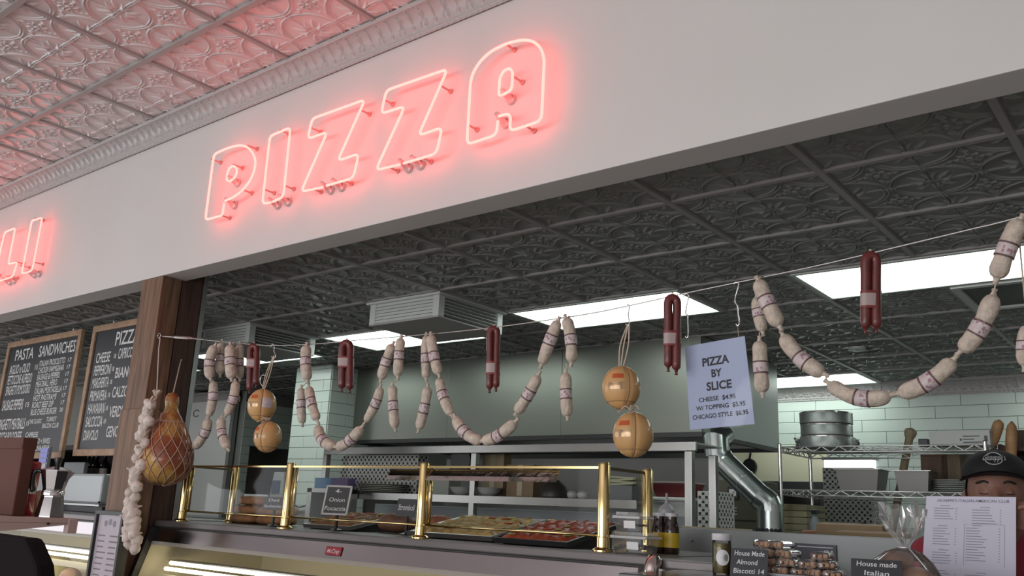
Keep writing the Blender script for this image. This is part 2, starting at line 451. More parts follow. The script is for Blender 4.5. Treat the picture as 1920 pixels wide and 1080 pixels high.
lay_tiles(wall_c, 6.0, 6.12, -8.71, 1.4, 2.13, axis='y'); lay_tiles(wall_c, 6.0, 7.9, -8.71, 2.13, Zr-.12, axis='y'); lay_tiles(wall_c, 7.1, 7.9, -8.71, 1.4, 2.13, axis='y')
struct('wall_beyond', MB().box((-9.9,5.99,0),(-8.9,6.05,Zr)).box((-10.6,7.2,0),(-8.9,7.3,Zr)), M('dim_wall', (.48,.50,.49), .7))
# ------------------------------------------------------------------ ceiling fixtures
def lamp_mat():
    m = bpy.data.materials.new('fluorescent_diffuser'); m.use_nodes = True; N = m.node_tree.nodes; L = m.node_tree.links
    b = N['Principled BSDF']; b.inputs['Base Color'].default_value = (.8,.85,.82,1); b.inputs['Roughness'].default_value = .4
    tc = N.new('ShaderNodeTexCoord'); sp = N.new('ShaderNodeSeparateXYZ'); L.new(tc.outputs['Object'], sp.inputs[0])
    r = N.new('ShaderNodeValToRGB'); e = r.color_ramp.elements
    mr = N.new('ShaderNodeMapRange'); mr.inputs[1].default_value = -.3; mr.inputs[2].default_value = .3
    L.new(sp.outputs['Y'], mr.inputs[0]); L.new(mr.outputs[0], r.inputs['Fac'])
    e[0].position = 0; e[0].color = (.55,.72,.64,1); e[1].position = 1; e[1].color = (.55,.72,.64,1)
    for p, c in ((.24,(1.0,1.02,1.0,1)),(.5,(.50,.66,.58,1)),(.76,(1.0,1.02,1.0,1))):
        q = r.color_ramp.elements.new(p); q.color = c
    L.new(r.outputs['Color'], b.inputs['Emission Color']); b.inputs['Emission Strength'].default_value = LAMP
    return m
LAMP = 4.7
LAMPM = lamp_mat()
LLAB = ['lit four-foot fluorescent ceiling panel crossed by the red sausage at right', 'lit fluorescent ceiling panel above the twin cheeses in the middle',
        'lit fluorescent ceiling panel partly hidden by the nearer air cassette', 'lit fluorescent ceiling panel just right of the wooden post, behind the left salamis',
        'lit fluorescent ceiling panel at the back near the tiled wall', 'fluorescent ceiling panel at the back right beyond the frame edge', 'fluorescent ceiling panel over the counter past the right frame edge', 'fluorescent ceiling panel at the far left, mostly hidden by the wooden post']
for k, (x, y) in enumerate(LIGHTS):
    cx, cy = x+PS, y+PS/2
    t = thing('ceiling_light', LLAB[k], 'light', (cx, cy, Zr-.012), 'fluorescent panels in the kitchen ceiling')
    fr = MB(); a, b, e = PS-.012, PS/2-.012, .022
    fr.box((cx-a,cy-b,Zr-.012),(cx+a,cy-b+e,Zr+.01)).box((cx-a,cy+b-e,Zr-.012),(cx+a,cy+b,Zr+.01))
    fr.box((cx-a,cy-b+e,Zr-.012),(cx-a+e,cy+b-e,Zr+.01)).box((cx+a-e,cy-b+e,Zr-.012),(cx+a,cy+b-e,Zr+.01))
    fr.build('frame', M('lamp_frame_paint', (.62,.66,.63), .4), t)
    MB().box((cx-a+e,cy-b+e,Zr-.006),(cx+a-e,cy+b-e,Zr+.004)).build('diffuser', LAMPM, t)

AC_W = M('cassette_white', (.60,.63,.61), .4)
def cassette(x, y, label):
    d = .155; c = .03; t = thing('ceiling_cassette', label, 'air conditioner', (x+PS/2, y+PS/2, Zr-d), 'ceiling air cassettes')
    x0, x1, y0, y1 = x+.012, x+PS-.012, y+.012, y+PS-.012
    MB().box((x0-.02,y0-.02,Zr-.022),(x1+.02,y1+.02,Zr-.008)).build('flange', AC_W, t, bevel=.003)
    MB().box((x0,y0,Zr-d),(x1,y1,Zr-d+.012)).build('bottom_plate', M('cassette_bottom', (.36,.355,.34), .5), t, bevel=.002)
    for px, py in ((x0,y0),(x1-c*1.6,y0),(x0,y1-c*1.6),(x1-c*1.6,y1-c*1.6)):
        MB().box((px,py,Zr-d+.01),(px+c*1.6,py+c*1.6,Zr-.02)).build('corner_post', AC_W, t)
    MB().box((x0+.07,y0+.07,Zr-d+.012),(x1-.07,y1-.07,Zr-.022)).build('core', M('cassette_core', (.02,.02,.02), .8), t)
    n = 6; h = (d-.034)/n
    for k in range(n):
        z = Zr-d+.012+h*(k+.5)
        # front and back vanes hang closed, side vanes stand open
        for yy in (y0+.006, y1-.006):
            MB().obox(((x0+x1)/2, yy, z), ((x1-x0)/2-c*1.6,0,0), (0,.002,.0), (0,.0025,h*.46)).build('vane', AC_W, t)
        for xx in (x0+.014, x1-.014):
            MB().obox((xx, (y0+y1)/2, z+h*.3), (.014,0,.003), (0,(y1-y0)/2-c*1.6,0), (0,0,.0012)).build('vane', AC_W, t)
    return t
cassette(*CASS[0], 'white ceiling air cassette with open louvres above the middle of the sausage line')
cassette(*CASS[1], 'grey ceiling air cassette nearer the wooden post, behind the left sausages')
x, y = FLUSH[0]
t = thing('ceiling_grille', 'flush return-air panel with a pale frame at the right of the kitchen ceiling', 'vent', (x+PS/2, y+PS/2, Zr-.02))
fr = MB()
for a, b in (((x+.01,y+.01),(x+PS-.01,y+.05)), ((x+.01,y+PS-.05),(x+PS-.01,y+PS-.01)), ((x+.01,y+.05),(x+.05,y+PS-.05)), ((x+PS-.05,y+.05),(x+PS-.01,y+PS-.05))):
    fr.box((*a,Zr-.02),(*b,Zr+.005))
fr.build('frame', AC_W, t)
MB().box((x+.05,y+.05,Zr-.008),(x+PS-.05,y+PS-.05,Zr+.005)).build('panel', M('grille_grey', (.10,.105,.10), .6), t)
p = at(1607,650,z=Zr)
sd = MB().lathe([(.052,-.022),(.06,-.018),(.06,-.002),(.05,0)], (p[0],p[1],Zr-.006), 24)
sd.build('smoke_detector', AC_W, label='small round white detector on the kitchen ceiling', cat='detector', smooth=True, ang=.6)

# ------------------------------------------------------------------ neon sign
NEON = M('neon_tube_glow', (.9,.3,.25), .3, emit=10.0, ecol=(1.0,.060,.051))
NEON_GL = M('neon_standoff_glass', (.62,.36,.34), .25)
NEON_CAP = M('electrode_cap', (.62,.58,.58), .35, metal=.3)
YN = 2.325
def c2(pts): return [(350+x*.3802, 40+y*.3802) for x, y in pts]
def c5(pts): return [(x/4.5, 360+y/4.5) for x, y in pts]
def letter(name, label, outer, inner=None, supports=(), caps=(), rr=.028):
    P = [at(px,py,y=YN) for px,py in outer]
    base = np.array([np.mean([p[0] for p in P]), YF, min(p[2] for p in P)])
    t = thing(name, label, 'neon letter', base, 'red neon letters on the soffit')
    path = round_path(P, rr, 4, closed=False)
    MB().tube(path, .0055, 8).build('tube', NEON, t, smooth=True)
    if inner:
        MB().tube(round_path([at(px,py,y=YN) for px,py in inner], rr*.8, 4, closed=False), .0055, 8).build('counter_tube', NEON, t, smooth=True)
    for px, py in supports:
        q = at(px,py,y=2.37)
        s = MB().tube([(q[0],YF-.001,q[2]),(q[0],YN+.004,q[2])], .0045, 8).tube([(q[0],YF-.001,q[2]),(q[0],YF-.008,q[2])], .011, 10)
        s.build('standoff', NEON_GL, t, smooth=True, ang=.7)
    for px, py in caps:
        q = at(px,py,y=2.375)
        MB().tube([(q[0],YF-.001,q[2]),(q[0],YF-.016,q[2]),(q[0],YF-.016,q[2]),(q[0],YF-.03,q[2]+.006),(q[0],YN,q[2]+.02)], [.021,.021,.016,.013,.008], 14).build('electrode_cap', NEON_CAP, t, smooth=True, ang=.7)
    return t
letter('neon_letter', 'red neon outline letter P starting the word PIZZA',
       c2([(185,897),(178,948),(170,958),(92,980),(135,655),(195,628),(240,614),(270,611),(300,620),(325,645),(340,685),(336,732),(312,790),(270,840),(230,868),(190,885)]),
       c2([(205,788),(197,780),(200,748),(214,720),(230,712),(246,722),(248,748),(236,772),(212,790)]),
       c2([(155,692),(333,625),(262,718),(307,842),(198,966)]), c2([(243,795),(228,905)]))
letter('neon_letter', 'red neon outline letter I in the word PIZZA',
       c2([(415,893),(373,900),(411,566),(512,523),(477,866),(424,890)]), None,
       c2([(492,550),(418,842),(514,822)]), c2([(441,905),(492,890)]))
letter('neon_letter', 'red neon outline letter Z, the first Z in the word PIZZA',
       c2([(672,818),(565,840),(694,545),(597,580),(619,480),(880,386),(745,688),(849,652),(823,772),(690,810)]), None,
       c2([(647,540),(888,452),(648,836),(800,795)]), c2([(702,830),(757,815)]))
letter('neon_letter', 'red neon outline letter Z, the second Z in the word PIZZA',
       c2([(1052,706),(933,734),(1077,418),(959,456),(985,340),(1287,235),(1143,564),(1260,523),(1233,652),(1070,700)]), None,
       c2([(1003,402),(1288,338),(1027,732),(1192,686)]), c2([(1087,722),(1147,706)]))
letter('neon_letter', 'red neon outline letter A ending the word PIZZA',
       c2([(1535,490),(1528,560),(1382,608),(1400,300),(1412,255),(1445,200),(1500,148),(1580,108),(1660,90),(1710,98),(1745,128),(1764,180),(1750,490),(1592,543),(1599,452),(1538,468)]),
       c2([(1552,366),(1539,362),(1545,278),(1565,243),(1592,230),(1608,248),(1604,338),(1560,362)]),
       c2([(1603,132),(1642,292),(1418,527),(1700,532)]), c2([(1593,382),(1566,500)]))
letter('neon_letter', 'red neon outline letter I at the left frame edge, above the chalk menus',
       c5([(215,683),(183,690),(268,242),(357,216),(272,662),(225,680)]), None, c5([(345,235),(225,632),(340,605)]), c5([(283,700),(320,690)]))
letter('neon_letter', 'red neon outline letter L cut by the left frame edge',
       c5([(70,728),(-62,768),(40,340),(130,303),(68,610),(147,590),(108,712),(80,724)]), None, c5([(-20,700),(180,600),(130,720)]), c5([(75,762),(110,748)]))
# the two letters left of the frame that complete the word
def shift(pts, dx): return [at(px,py,y=YN)+np.array([dx,0,0]) for px,py in pts]
for nm, dx, out, lab in (('neon_letter', -.50, [(0,0),(.30,0),(.30,.07),(.09,.07),(.09,.15),(.24,.15),(.24,.21),(.09,.21),(.09,.28),(.30,.28),(.30,.35),(0,.35),(0,.02)], 'red neon outline letter E left of the frame'),
                         ('neon_letter', -.96, [(0,0),(.2,0),(.31,.10),(.31,.25),(.2,.35),(0,.35),(0,.02)], 'red neon outline letter D left of the frame')):
    b0 = at(0,528,y=YN)
    pts = [(b0[0]+dx+u, YN, b0[2]+v) for u, v in out]
    t = thing(nm, lab, 'neon letter', (b0[0]+dx+.15, YF, b0[2]), 'red neon letters on the soffit')
    MB().tube(round_path([np.array(q) for q in pts], .028, 4, closed=False), .0055, 8).build('tube', NEON, t, smooth=True)
    for q in (pts[1], pts[4]):
        MB().tube([(q[0],YF-.001,q[2]),(q[0],YN+.004,q[2])], .0045, 8).build('standoff', NEON_GL, t, smooth=True)

# ------------------------------------------------------------------ wooden post under the soffit
px0, px1 = -4.567, -4.357
t = thing('wooden_post', 'tall weathered brown timber post holding up the soffit', 'post', (-4.462, 2.5, 0))
MB().box((px0,2.392,1.95),(px1,2.505,Zs-.001)).build('front_timber', WOODP, t, bevel=.004)
MB().box((px0-.016,2.385,0),(px1+.004,2.505,1.95)).build('lower_timber', WOOD('weathered_post_wood_low', (.115,.065,.038), (.25,.145,.088)), t, bevel=.004)
MB().box((px0+.006,2.511,0),(px1-.003,2.635,Zs+.078)).build('rear_timber', WOOD('dark_post_wood', (.045,.022,.018), (.095,.05,.035)), t, bevel=.004)
MB().box((px0+.01,2.505,0),(px1-.012,2.511,Zs-.002)).build('gap_filler', BLACKM, t)
MB().box((px0,2.637,.0),(px1,2.665,Zr-.01)).build('steel_edge', STEEL_D, t)

# ------------------------------------------------------------------ steel kitchen hood
HX0, HX1, HY0, HY1, HZ0 = -6.15, -2.70, 5.39, 6.70, 2.055
t = thing('kitchen_hood', 'long stainless steel exhaust hood hanging over the kitchen line', 'hood', ((HX0+HX1)/2, (HY0+HY1)/2, HZ0))
n = 3; wd = (HX1-HX0)/n
for i in range(n):
    MB().box((HX0+i*wd+.0015,HY0,HZ0+.03),(HX0+(i+1)*wd-.0015,HY0+.03,Zr-.01)).build('front_panel', STEEL_H, t, bevel=.002)
MB().box((HX1-.03,HY0+.031,HZ0+.03),(HX1,HY1,Zr-.01)).build('end_panel', STEEL_D, t)
MB().box((HX0,HY0+.031,HZ0+.03),(HX0+.03,HY1,Zr-.01)).build('end_panel', STEEL_D, t)
MB().box((HX0,HY0+.002,HZ0),(HX1,HY0+.035,HZ0+.03)).box((HX0,HY1-.03,HZ0),(HX1,HY1,HZ0+.03)).box((HX0,HY0+.035,HZ0),(HX0+.03,HY1-.03,HZ0+.03)).box((HX1-.03,HY0+.035,HZ0),(HX1,HY1-.03,HZ0+.03)).build('bottom_lip', M('hood_lip', (.06,.06,.06), .4, metal=.6), t)
MB().box((HX0+.03,HY1-.03,HZ0+.03),(HX1-.03,HY1,Zr-.01)).build('back_panel', STEEL_D, t)
for i in range(8):
    a = HX0+.05+i*(HX1-HX0-.1)/8
    MB().obox((a+.2,6.1,HZ0+.25), (.19,0,0), (0,.42,.18), (0,-.006,.014)).build('grease_filter', STEEL_D, t)
MB().box((HX0+.03,HY0+.03,Zr-.04),(HX1-.03,HY1-.03,Zr-.02)).build('top_panel', STEEL_D, t)
# ------------------------------------------------------------------ wire line with hanging meats and cheeses
YW = 2.5
hook = at(295,630,x=-4.357)
def wpt(px, py): return at(px, py, y=YW)
wire_px = [(330,632),(380,637),(440,643),(510,648),(590,645),(680,637),(800,627),(900,617),(1000,604),(1100,589),(1180,573),(1280,551),(1400,526),(1520,501),(1620,478),(1720,454),(1820,430),(1920,405)]
WP = [hook+np.array([.03,.012,-.002])]+[wpt(*p) for p in wire_px]
WP += [WP[-1]+np.array([.5,0,.075]), WP[-1]+np.array([1.6,0,.23])]
t = thing('wire_line', 'taut steel wire strung from the wooden post across the counter opening', 'wire', hook)
MB().tube(smooth_path(WP, 4), .0022, 6).build('wire', M('galvanised_wire', (.62,.60,.58), .35, metal=.7), t, smooth=True)
MB().tube(smooth_path([hook+np.array([.004,0,0]), hook+np.array([.018,0,.014]), hook+np.array([.034,0,0]), hook+np.array([.018,0,-.014])], 6, True), .003, 6, closed=True).tube([hook-np.array([-.001,0,0]), hook+np.array([.006,0,0])], .004, 6).build('eye_bolt', CHROME, t, smooth=True)
a = WP[0]; b = wpt(352,634)
d = (b-a)/np.linalg.norm(b-a)
MB().tube([a, a+d*.06, a+d*.07, a+d*.16, a+d*.17, a+d*.22], [.003,.004,.009,.009,.004,.003], 8).build('turnbuckle', CHROME, t, smooth=True, ang=.6)
WTAB = smooth_path(WP, 8)
def wire_z(x): return float(np.interp(x, WTAB[:,0], WTAB[:,2]))
def shook(P, label):
    mb = MB().tube(smooth_path(P, 5), .0022, 6)
    return mb.build('hanging_hook', CHROME, smooth=True, label=label, cat='hook', group='wire hooks on the line')

SAL = M('salami_casing', (.58,.50,.42), .7, var=.20, vscale=55, bump=.5, bscale=90)
SALB = M('salami_label', (.60,.52,.52), .5, var=.10, vscale=60)
SALD = M('salami_label_stripe', (.13,.075,.075), .5)
SALP = M('salami_label_print', (.36,.20,.25), .5)
RED = M('red_sausage', (.13,.022,.020), .38, var=.25, vscale=25, coat=.25)
def depth_of(p): return float((np.asarray(p)-np.array([0,0,CAMZ]))@CF)
def salami(p0, p1, rp, label, mid=None, y=YW, link=None, seed=0, knot=True):
    A, B = at(*p0, y=y), at(*p1, y=y); r = rp/FPX*depth_of((A+B)/2)
    C = at(*mid, y=y-.006) if mid else (A+B)/2+np.array([0,-.004,0])
    C2 = 2*C-(A+B)/2
    n = 22; ts = np.linspace(0, 1, n)
    path = np.array([(1-s)**2*A+2*s*(1-s)*C2+s*s*B for s in ts])
    L = np.linalg.norm(np.diff(path, axis=0), axis=1).sum()
    e = np.minimum(ts, 1-ts)*L; R = r*np.sqrt(np.clip(1-np.clip(1-e/(r*1.25), 0, 1)**2, .012, 1))*(1+.04*np.sin(ts*9+seed)+.03*np.cos(ts*17+seed*2))
    top = path[0] if path[0][2] > path[-1][2] else path[-1]
    t = thing('salami', label, 'salami', top, 'white salami links hung along the wire')
    MB().tube(path, R, 14).build('casing', SAL, t, smooth=True)
    f = .40+.05*math.sin(seed*3.1); hw = .115
    sub = lambda a, b, k: np.array([(1-s)**2*A+2*s*(1-s)*C2+s*s*B for s in np.linspace(a, b, k)])
    Rm = float(np.interp(f+hw, ts, R))
    lb = MB().tube(sub(f, f+2*hw, 5), r*1.055, 14, cap=True).build('label_band', SALB, t, smooth=True, ang=.9)
    for q in (f, f+2*hw-.03): MB().tube(sub(q, q+.03, 2), r*1.075, 14).build('label_stripe', SALD, lb, smooth=True, ang=.9)
    # printed marks on the band, on the side facing the shop
    ax = (B-A)/np.linalg.norm(B-A); vw = np.array([.62,-.78,0.0]); vw -= ax*(vw@ax); vw /= np.linalg.norm(vw); sd = np.cross(ax, vw)
    mbp = MB(); c = sub(f+hw, f+hw+.001, 2)[0]; rn = random.Random(seed)
    for k in range(7):
        th = rn.uniform(-1.0, 1.0); u = rn.uniform(-hw*.7, hw*.6)*L; w1, h1 = rn.uniform(.1,.3), rn.uniform(.004,.010)
        def on(th, u): return c+ax*u+(vw*math.cos(th)+sd*math.sin(th))*r*1.068
        mbp.quad(on(th-w1/2,u), on(th+w1/2,u), on(th+w1/2,u+h1), on(th-w1/2,u+h1))
    mbp.build('print', SALP, lb)
    s = MB()
    if link is not None:
        Q = link(A, B) if callable(link) else at(*link, y=y); E = A if np.linalg.norm(Q-A) < np.linalg.norm(Q-B) else B
        s.tube([E, (E+Q)/2+np.array([0,0,-.001]), Q], .0021, 6)
    for E, D in ((A, A-path[1]), (B, B-path[-2])):
        D = D/np.linalg.norm(D)
        if knot: MB().tube([E-D*.006, E+D*.004, E+D*.013], [.010*r/.022,.0055*r/.022,.0075*r/.022], 8).build('casing_knot', SAL, t, smooth=True)
    if s.n: s.build('string_tie', STRING, t, smooth=True)
    return t
def up(A, B):
    E = A if A[2] > B[2] else B
    return np.array([E[0], YW, wire_z(E[0])+.003])
S = [
 ((404,647),(395,711),9.3,'white salami, front one of the top pair nearest the wooden post',(393,678),2.47,up),
 ((416,641),(413,703),8.4,'white salami, rear one of the top pair nearest the wooden post',None,2.53,up),
 ((399,716),(391,781),8.6,'white salami in the middle of the chain beside the hanging ham',(399,746),2.48,(396,712)),
 ((388.5,786),(363,840),8.8,'lowest white salami beside the hanging ham, its end touching the net',(384,812),2.48,(391,781)),
 ((432,646),(434,711),10,'white salami, front one of the second top pair from the post',None,2.47,up),
 ((450,645),(450,711),8.2,'white salami, rear one of the second top pair from the post',None,2.53,up),
 ((441,715),(424,778),8.6,'white salami in the middle of the second chain from the post',(438,745),2.48,(436,712)),
 ((416,783),(428,843),8.6,'lowest white salami of the second chain from the post',(416,812),2.48,(424,778)),
 ((575,647),(577,714),10,'white salami hanging alone at the top left of the middle-left swag',(573,680),2.48,up),
 ((565,727),(567,795),8.4,'white salami dangling at the left end of the middle-left swag, darker one behind',None,2.50,(577,714)),
 ((579,725),(595,789),9,'upper-left salami of the middle-left swag in front of the tiled pillar',(584,755),2.48,(577,714)),
 ((597,797),(629,838),10,'lower-left salami of the middle-left swag at the hood edge',(604,824),2.48,(595,789)),
 ((633,838),(679,800),10,'lower-right salami of the middle-left swag at the hood edge',(655,827),2.48,(629,838)),
 ((685,791),(713,726),9,'salami second from the top on the right arm of the middle-left swag',(704,757),2.48,(679,800)),
 ((714,712),(737,645),9.4,'top salami on the right arm of the middle-left swag',(724,677),2.48,(713,726)),
 ((752,633),(746,707),9,'salami hanging straight beside the top of the middle-left swag',None,2.47,up),
 ((736,722),(741,804),9.2,'lowest dangling salami left of the hood centre, tail end ragged',None,2.48,(746,707)),
 ((799,629),(799,710),8.4,'left salami of the narrow pair under the white air cassette',None,2.51,up),
 ((808,628),(823,703),9.4,'right salami of the narrow pair under the white air cassette',(813,665),2.46,up),
 ((802,725),(785,806),9.2,'dangling salami leaning left below the narrow pair',(796,762),2.5,(799,710)),
 ((824,709),(847,779),9.8,'upper-left salami of the centre swag, clear gap in its label',(831,743),2.48,(823,703)),
 ((853,781),(903,827),11,'lower-left salami at the bottom of the centre swag',(873,812),2.48,(847,779)),
 ((906,826),(968,789),11,'lower-right salami at the bottom of the centre swag',(936,816),2.48,(903,827)),
 ((968,774),(1010,702),10.8,'salami second from the top on the right arm of the centre swag',(990,741),2.48,(968,789)),
 ((1015,684),(1047,600),11.4,'top salami on the right arm of the centre swag',(1030,642),2.48,(1010,702)),
 ((1061,596),(1071,681),11,'salami hanging right of the centre swag top in front of the lit panel',(1070,634),2.48,up),
 ((1061,698),(1064,782),10.8,'lowest straight salami right of the centre swag',None,2.48,(1063,681)),
 ((1421,525),(1462,613),14.5,'topmost salami at the left of the right-hand swag',(1440,570),2.46,up),
 ((1419,556),(1430,623),12,'salami half hidden behind the top of the right-hand swag',None,2.53,(1420,523)),
 ((1424,638),(1430,738),13.4,'salami hanging straight down next to the pizza price sign',None,2.48,(1424,623)),
 ((1468,628),(1546,701),14.8,'upper-left salami of the right-hand swag over the ceiling',(1500,671),2.48,(1462,613)),
 ((1553,718),(1671,740),15.2,'bottom-left salami of the right-hand swag',(1611,746),2.48,(1546,701)),
 ((1683,738),(1789,673),16,'bottom-right salami of the right-hand swag with dark dashes on its end',(1740,716),2.48,(1671,740)),
 ((1801,659),(1863,551),16.6,'salami on the right arm of the right-hand swag, second from the top',(1838,613),2.48,(1789,673)),
 ((1868,524),(1914,410),17,'topmost salami on the right arm of the right-hand swag',(1888,466),2.46,(1863,551)),
 ((1926,610),(1921,688),15,'salami cut off by the right frame edge',None,2.48,up),
]
for k, (a, b, r, lab, mid, y, link) in enumerate(S): salami(a, b, r, lab, mid, y, link, seed=k*1.7+.3)

def red_pair(top, b0, b1, rp, label, spread=1.0, band=.62, y=YW):
    """a long red sausage folded over the wire"""
    T = at(*top, y=y); A = at(*b0, y=y-.012); B = at(*b1, y=y+.022); r = rp/FPX*depth_of(T)
    u = np.array([.74,.55,0])*0.0
    wz = wire_z(T[0])-r*.85
    sdv = np.array([CR[0],CR[1],0])/math.hypot(CR[0],CR[1]); base_ = np.array([T[0], YW, wz])
    A = at(*b0, y=YW-.004); B = at(*b1, y=YW+.004)
    tl = base_-sdv*r*.97+np.array([0,0,-r*.6]); tr = base_+sdv*r*.97+np.array([0,0,-r*.6]); tt = base_+np.array([0,0,r*.35])
    P = smooth_path([A, A*.66+tl*.34+np.array([0,0,0]), A*.3+tl*.7, tl, tt, tr, B*.3+tr*.7, B*.66+tr*.34, B], 5)
    n = len(P); ts = np.linspace(0,1,n); L = np.linalg.norm(np.diff(P, axis=0), axis=1).sum()
    e = np.minimum(ts,1-ts)*L; R = r*np.sqrt(np.clip(1-np.clip(1-e/(r*1.3),0,1)**2, .02, 1))
    t = thing('red_sausage', label, 'sausage', tt, 'dark red sausages folded over the wire')
    MB().tube(P, R, 14).build('casing', RED, t, smooth=True)
    M0 = (A*(1-band)+tl*band+B*(1-band)+tr*band)/2; up_ = (tl+tr-A-B); up_ /= np.linalg.norm(up_); vd = np.cross(sdv, up_); hb = .022
    sep = np.linalg.norm((A*(1-band)+tl*band)-(B*(1-band)+tr*band))/2+r*1.05
    def ring(k, u): return [M0+up_*u+sdv*math.copysign(abs(math.cos(a))**.75, math.cos(a))*sep*k+vd*math.copysign(abs(math.sin(a))**.75, math.sin(a))*r*1.10*k for a in np.linspace(0, 2*PI, 29)]
    MB().grid([ring(1.0,-hb), ring(1.0,hb)]).build('label_band', M('sausage_label', (.42,.34,.33), .35), t, smooth=True)
    MB().grid([ring(1.015,-hb*1.15), ring(1.015,-hb*.8)]).build('label_stripe', M('sausage_label_red', (.20,.03,.03), .4), t, smooth=True)
    MB().grid([ring(1.015,hb*.8), ring(1.015,hb*1.15)]).build('label_stripe', M('sausage_label_red', (.20,.03,.03), .4), t, smooth=True)
    MB().tube([tt+np.array([.6*r*math.sin(a)*.3,.0,r*.9+r*.45*math.cos(a)]) for a in np.linspace(0,2*PI,13)[:-1]], .0018, 5, closed=True).build('string_loop', STRING, t, smooth=True)
    for E, D in ((A, A-P[1]), (B, B-P[-2])):
        D = D/np.linalg.norm(D); MB().tube([E-D*.004,E+D*.006,E+D*.012],[.006,.004,.006], 8).build('casing_end', RED, t, smooth=True)
    return t
red_pair((476,650),(468,733),(480,722),6.0,'dark red folded sausage next to the left cheese pair')
red_pair((650,640),(641,729),(656,731),7.2,'dark red folded sausage in front of the tiled pillar edge')
red_pair((926,613),(918,731),(930,728),6.6,'dark red folded sausage under the corner of the air cassette',band=.36)
red_pair((1261,556),(1253,690),(1268,696),8.2,'dark red folded sausage beside the pizza price sign',band=.45)
red_pair((1632,474),(1623,618),(1643,617),9.4,'brownish red sausage hanging in front of the lit panel at right',band=.42)

# ---- provolone balls
CHEESE = M('provolone_rind', (.62,.37,.155), .32, var=.10, vscale=9, coat=.3)
def cheese(c, rx, rz, label, cord=0.3, y=YW, hookp=None, sticker=True, ripe=False):
    C = at(*c, y=y); s = depth_of(C)/FPX; rx, rz = rx*s, rz*s
    t = thing('provolone', label, 'cheese', C-np.array([0,0,rz]), 'provolone balls tied in twine')
    vw = np.array([.5,-.866,0]); th0 = math.atan2(vw[1], vw[0])
    def surf(th, ph, k=1.0):
        g = 1-.055*math.exp(-((th-th0-cord)/.10)**2)-.055*math.exp(-((th-th0-cord-PI)/.10)**2)-.055*math.exp(-((th-th0-cord+PI)/.10)**2)-.03*math.exp(-((ph-PI*.74)/.05)**2)
        return C+np.array([rx*math.sin(ph)*math.cos(th), rx*math.sin(ph)*math.sin(th), rz*math.cos(ph)])*g*k
    n, m = 48, 24
    MB().grid([[surf(th0-PI+2*PI*j/n, PI*(i+.02)/(m+.04)) for j in range(n+1)] for i in range(m+1)]).build('ball', CHEESE, t, smooth=True)
    mb = MB()
    for q in (cord, cord+PI): mb.tube([surf(th0+q, ph, 1.012) for ph in np.linspace(.02, PI-.02, 20)], .0028, 6)
    mb.tube([surf(th0-PI+2*PI*j/40, PI*.74, 1.006) for j in range(40)], .0022, 6, closed=True)
    mb.build('twine', M('cheese_twine', (.36,.22,.12), .9), t, smooth=True)
    if sticker:
        def patch(a0, a1, p0, p1, k): return [[surf(th0+a, p, k) for a in np.linspace(a0, a1, 7)] for p in np.linspace(p0, p1, 5)]
        MB().grid(patch(cord-.95, cord-.30, 1.0, 1.24, 1.006)).build('red_stamp', M('cheese_red_print', (.50,.10,.03), .5), t, smooth=True)
        MB().grid(patch(cord-1.15, cord-.22, 1.42, 1.74, 1.006)).build('foil_label', M('foil_print', (.46,.30,.17), .2, metal=.4, var=.35, vscale=60), t, smooth=True)
        if ripe: MB().grid(patch(cord+.08, cord+.75, 1.15, 1.75, 1.008)).build('price_label', M('cheese_price_sticker', (.60,.52,.56), .4, var=.15, vscale=60), t, smooth=True)
    if hookp is not None:
        H = at(*hookp, y=YW); top = surf(th0+cord, .03); s2 = MB()
        for dx in (-.010, -.003, .006):
            s2.tube(smooth_path([top+np.array([dx,0,0]), (top+H)/2+np.array([dx*2.0,0,.0]), H+np.array([dx*.3,0,0])], 5), .0026, 6)
        s2.build('hanging_cord', STRING, t, smooth=True)
    return t
ch1 = cheese((491,760),26.5,31,'upper provolone ball of the left pair with a pink sticker',cord=.35,y=2.5,hookp=(514,667),ripe=True)
ch2 = cheese((502,819),26,29,'lower provolone ball of the left pair',cord=-.1,y=2.5,sticker=True)
ch3 = cheese((1165,727),36,41,'upper provolone ball of the right pair with a red stamp',cord=.45,y=2.5,hookp=(1179,607))
ch4 = cheese((1187,815),38,42.5,'lower provolone ball of the right pair with a red stamp',cord=.12,y=2.5)
# twine joining each pair
for (a, b, par) in (((502,786),(500,792),ch2), ((1184,765),(1184,776),ch4)):
    A, B = at(*a, y=2.49), at(*b, y=2.49); s = MB()
    for k in range(5):
        q = k*1.25; s.tube(smooth_path([(A+B)/2, A+np.array([.02*math.cos(q),.015*math.sin(q),.006]), (A+B)/2+np.array([.04*math.cos(q),-.02*math.sin(q)-.02,-.012*math.sin(q)])], 4), .0022, 6)
    s.build('knot', STRING, par, smooth=True)
def s_hook(pxs, label): return shook([at(*p, y=YW) for p in pxs], label)
s_hook([(508,650),(511,645),(514,648),(514,658),(517,667),(514,672),(509,668)], 'steel hook carrying the left cheese pair')
s_hook([(1174,577),(1177,571),(1180,575),(1178,590),(1180,606),(1177,611),(1173,607)], 'steel hook carrying the right cheese pair')
s_hook([(1281,556),(1285,551),(1291,554),(1287,575),(1286,588),(1289,592),(1290,612),(1290,630),(1287,633),(1285,630)], 'double wire hook left of the price sign')
s_hook([(1376,533),(1380,529),(1385,533),(1380,552),(1378,566),(1382,572),(1384,590),(1386,606),(1383,611),(1380,607)], 'double wire hook above the price sign corner')
s_hook([(492,724),(488,716),(489,707),(494,703),(498,706)], 'small curved hook hanging over the upper left cheese')

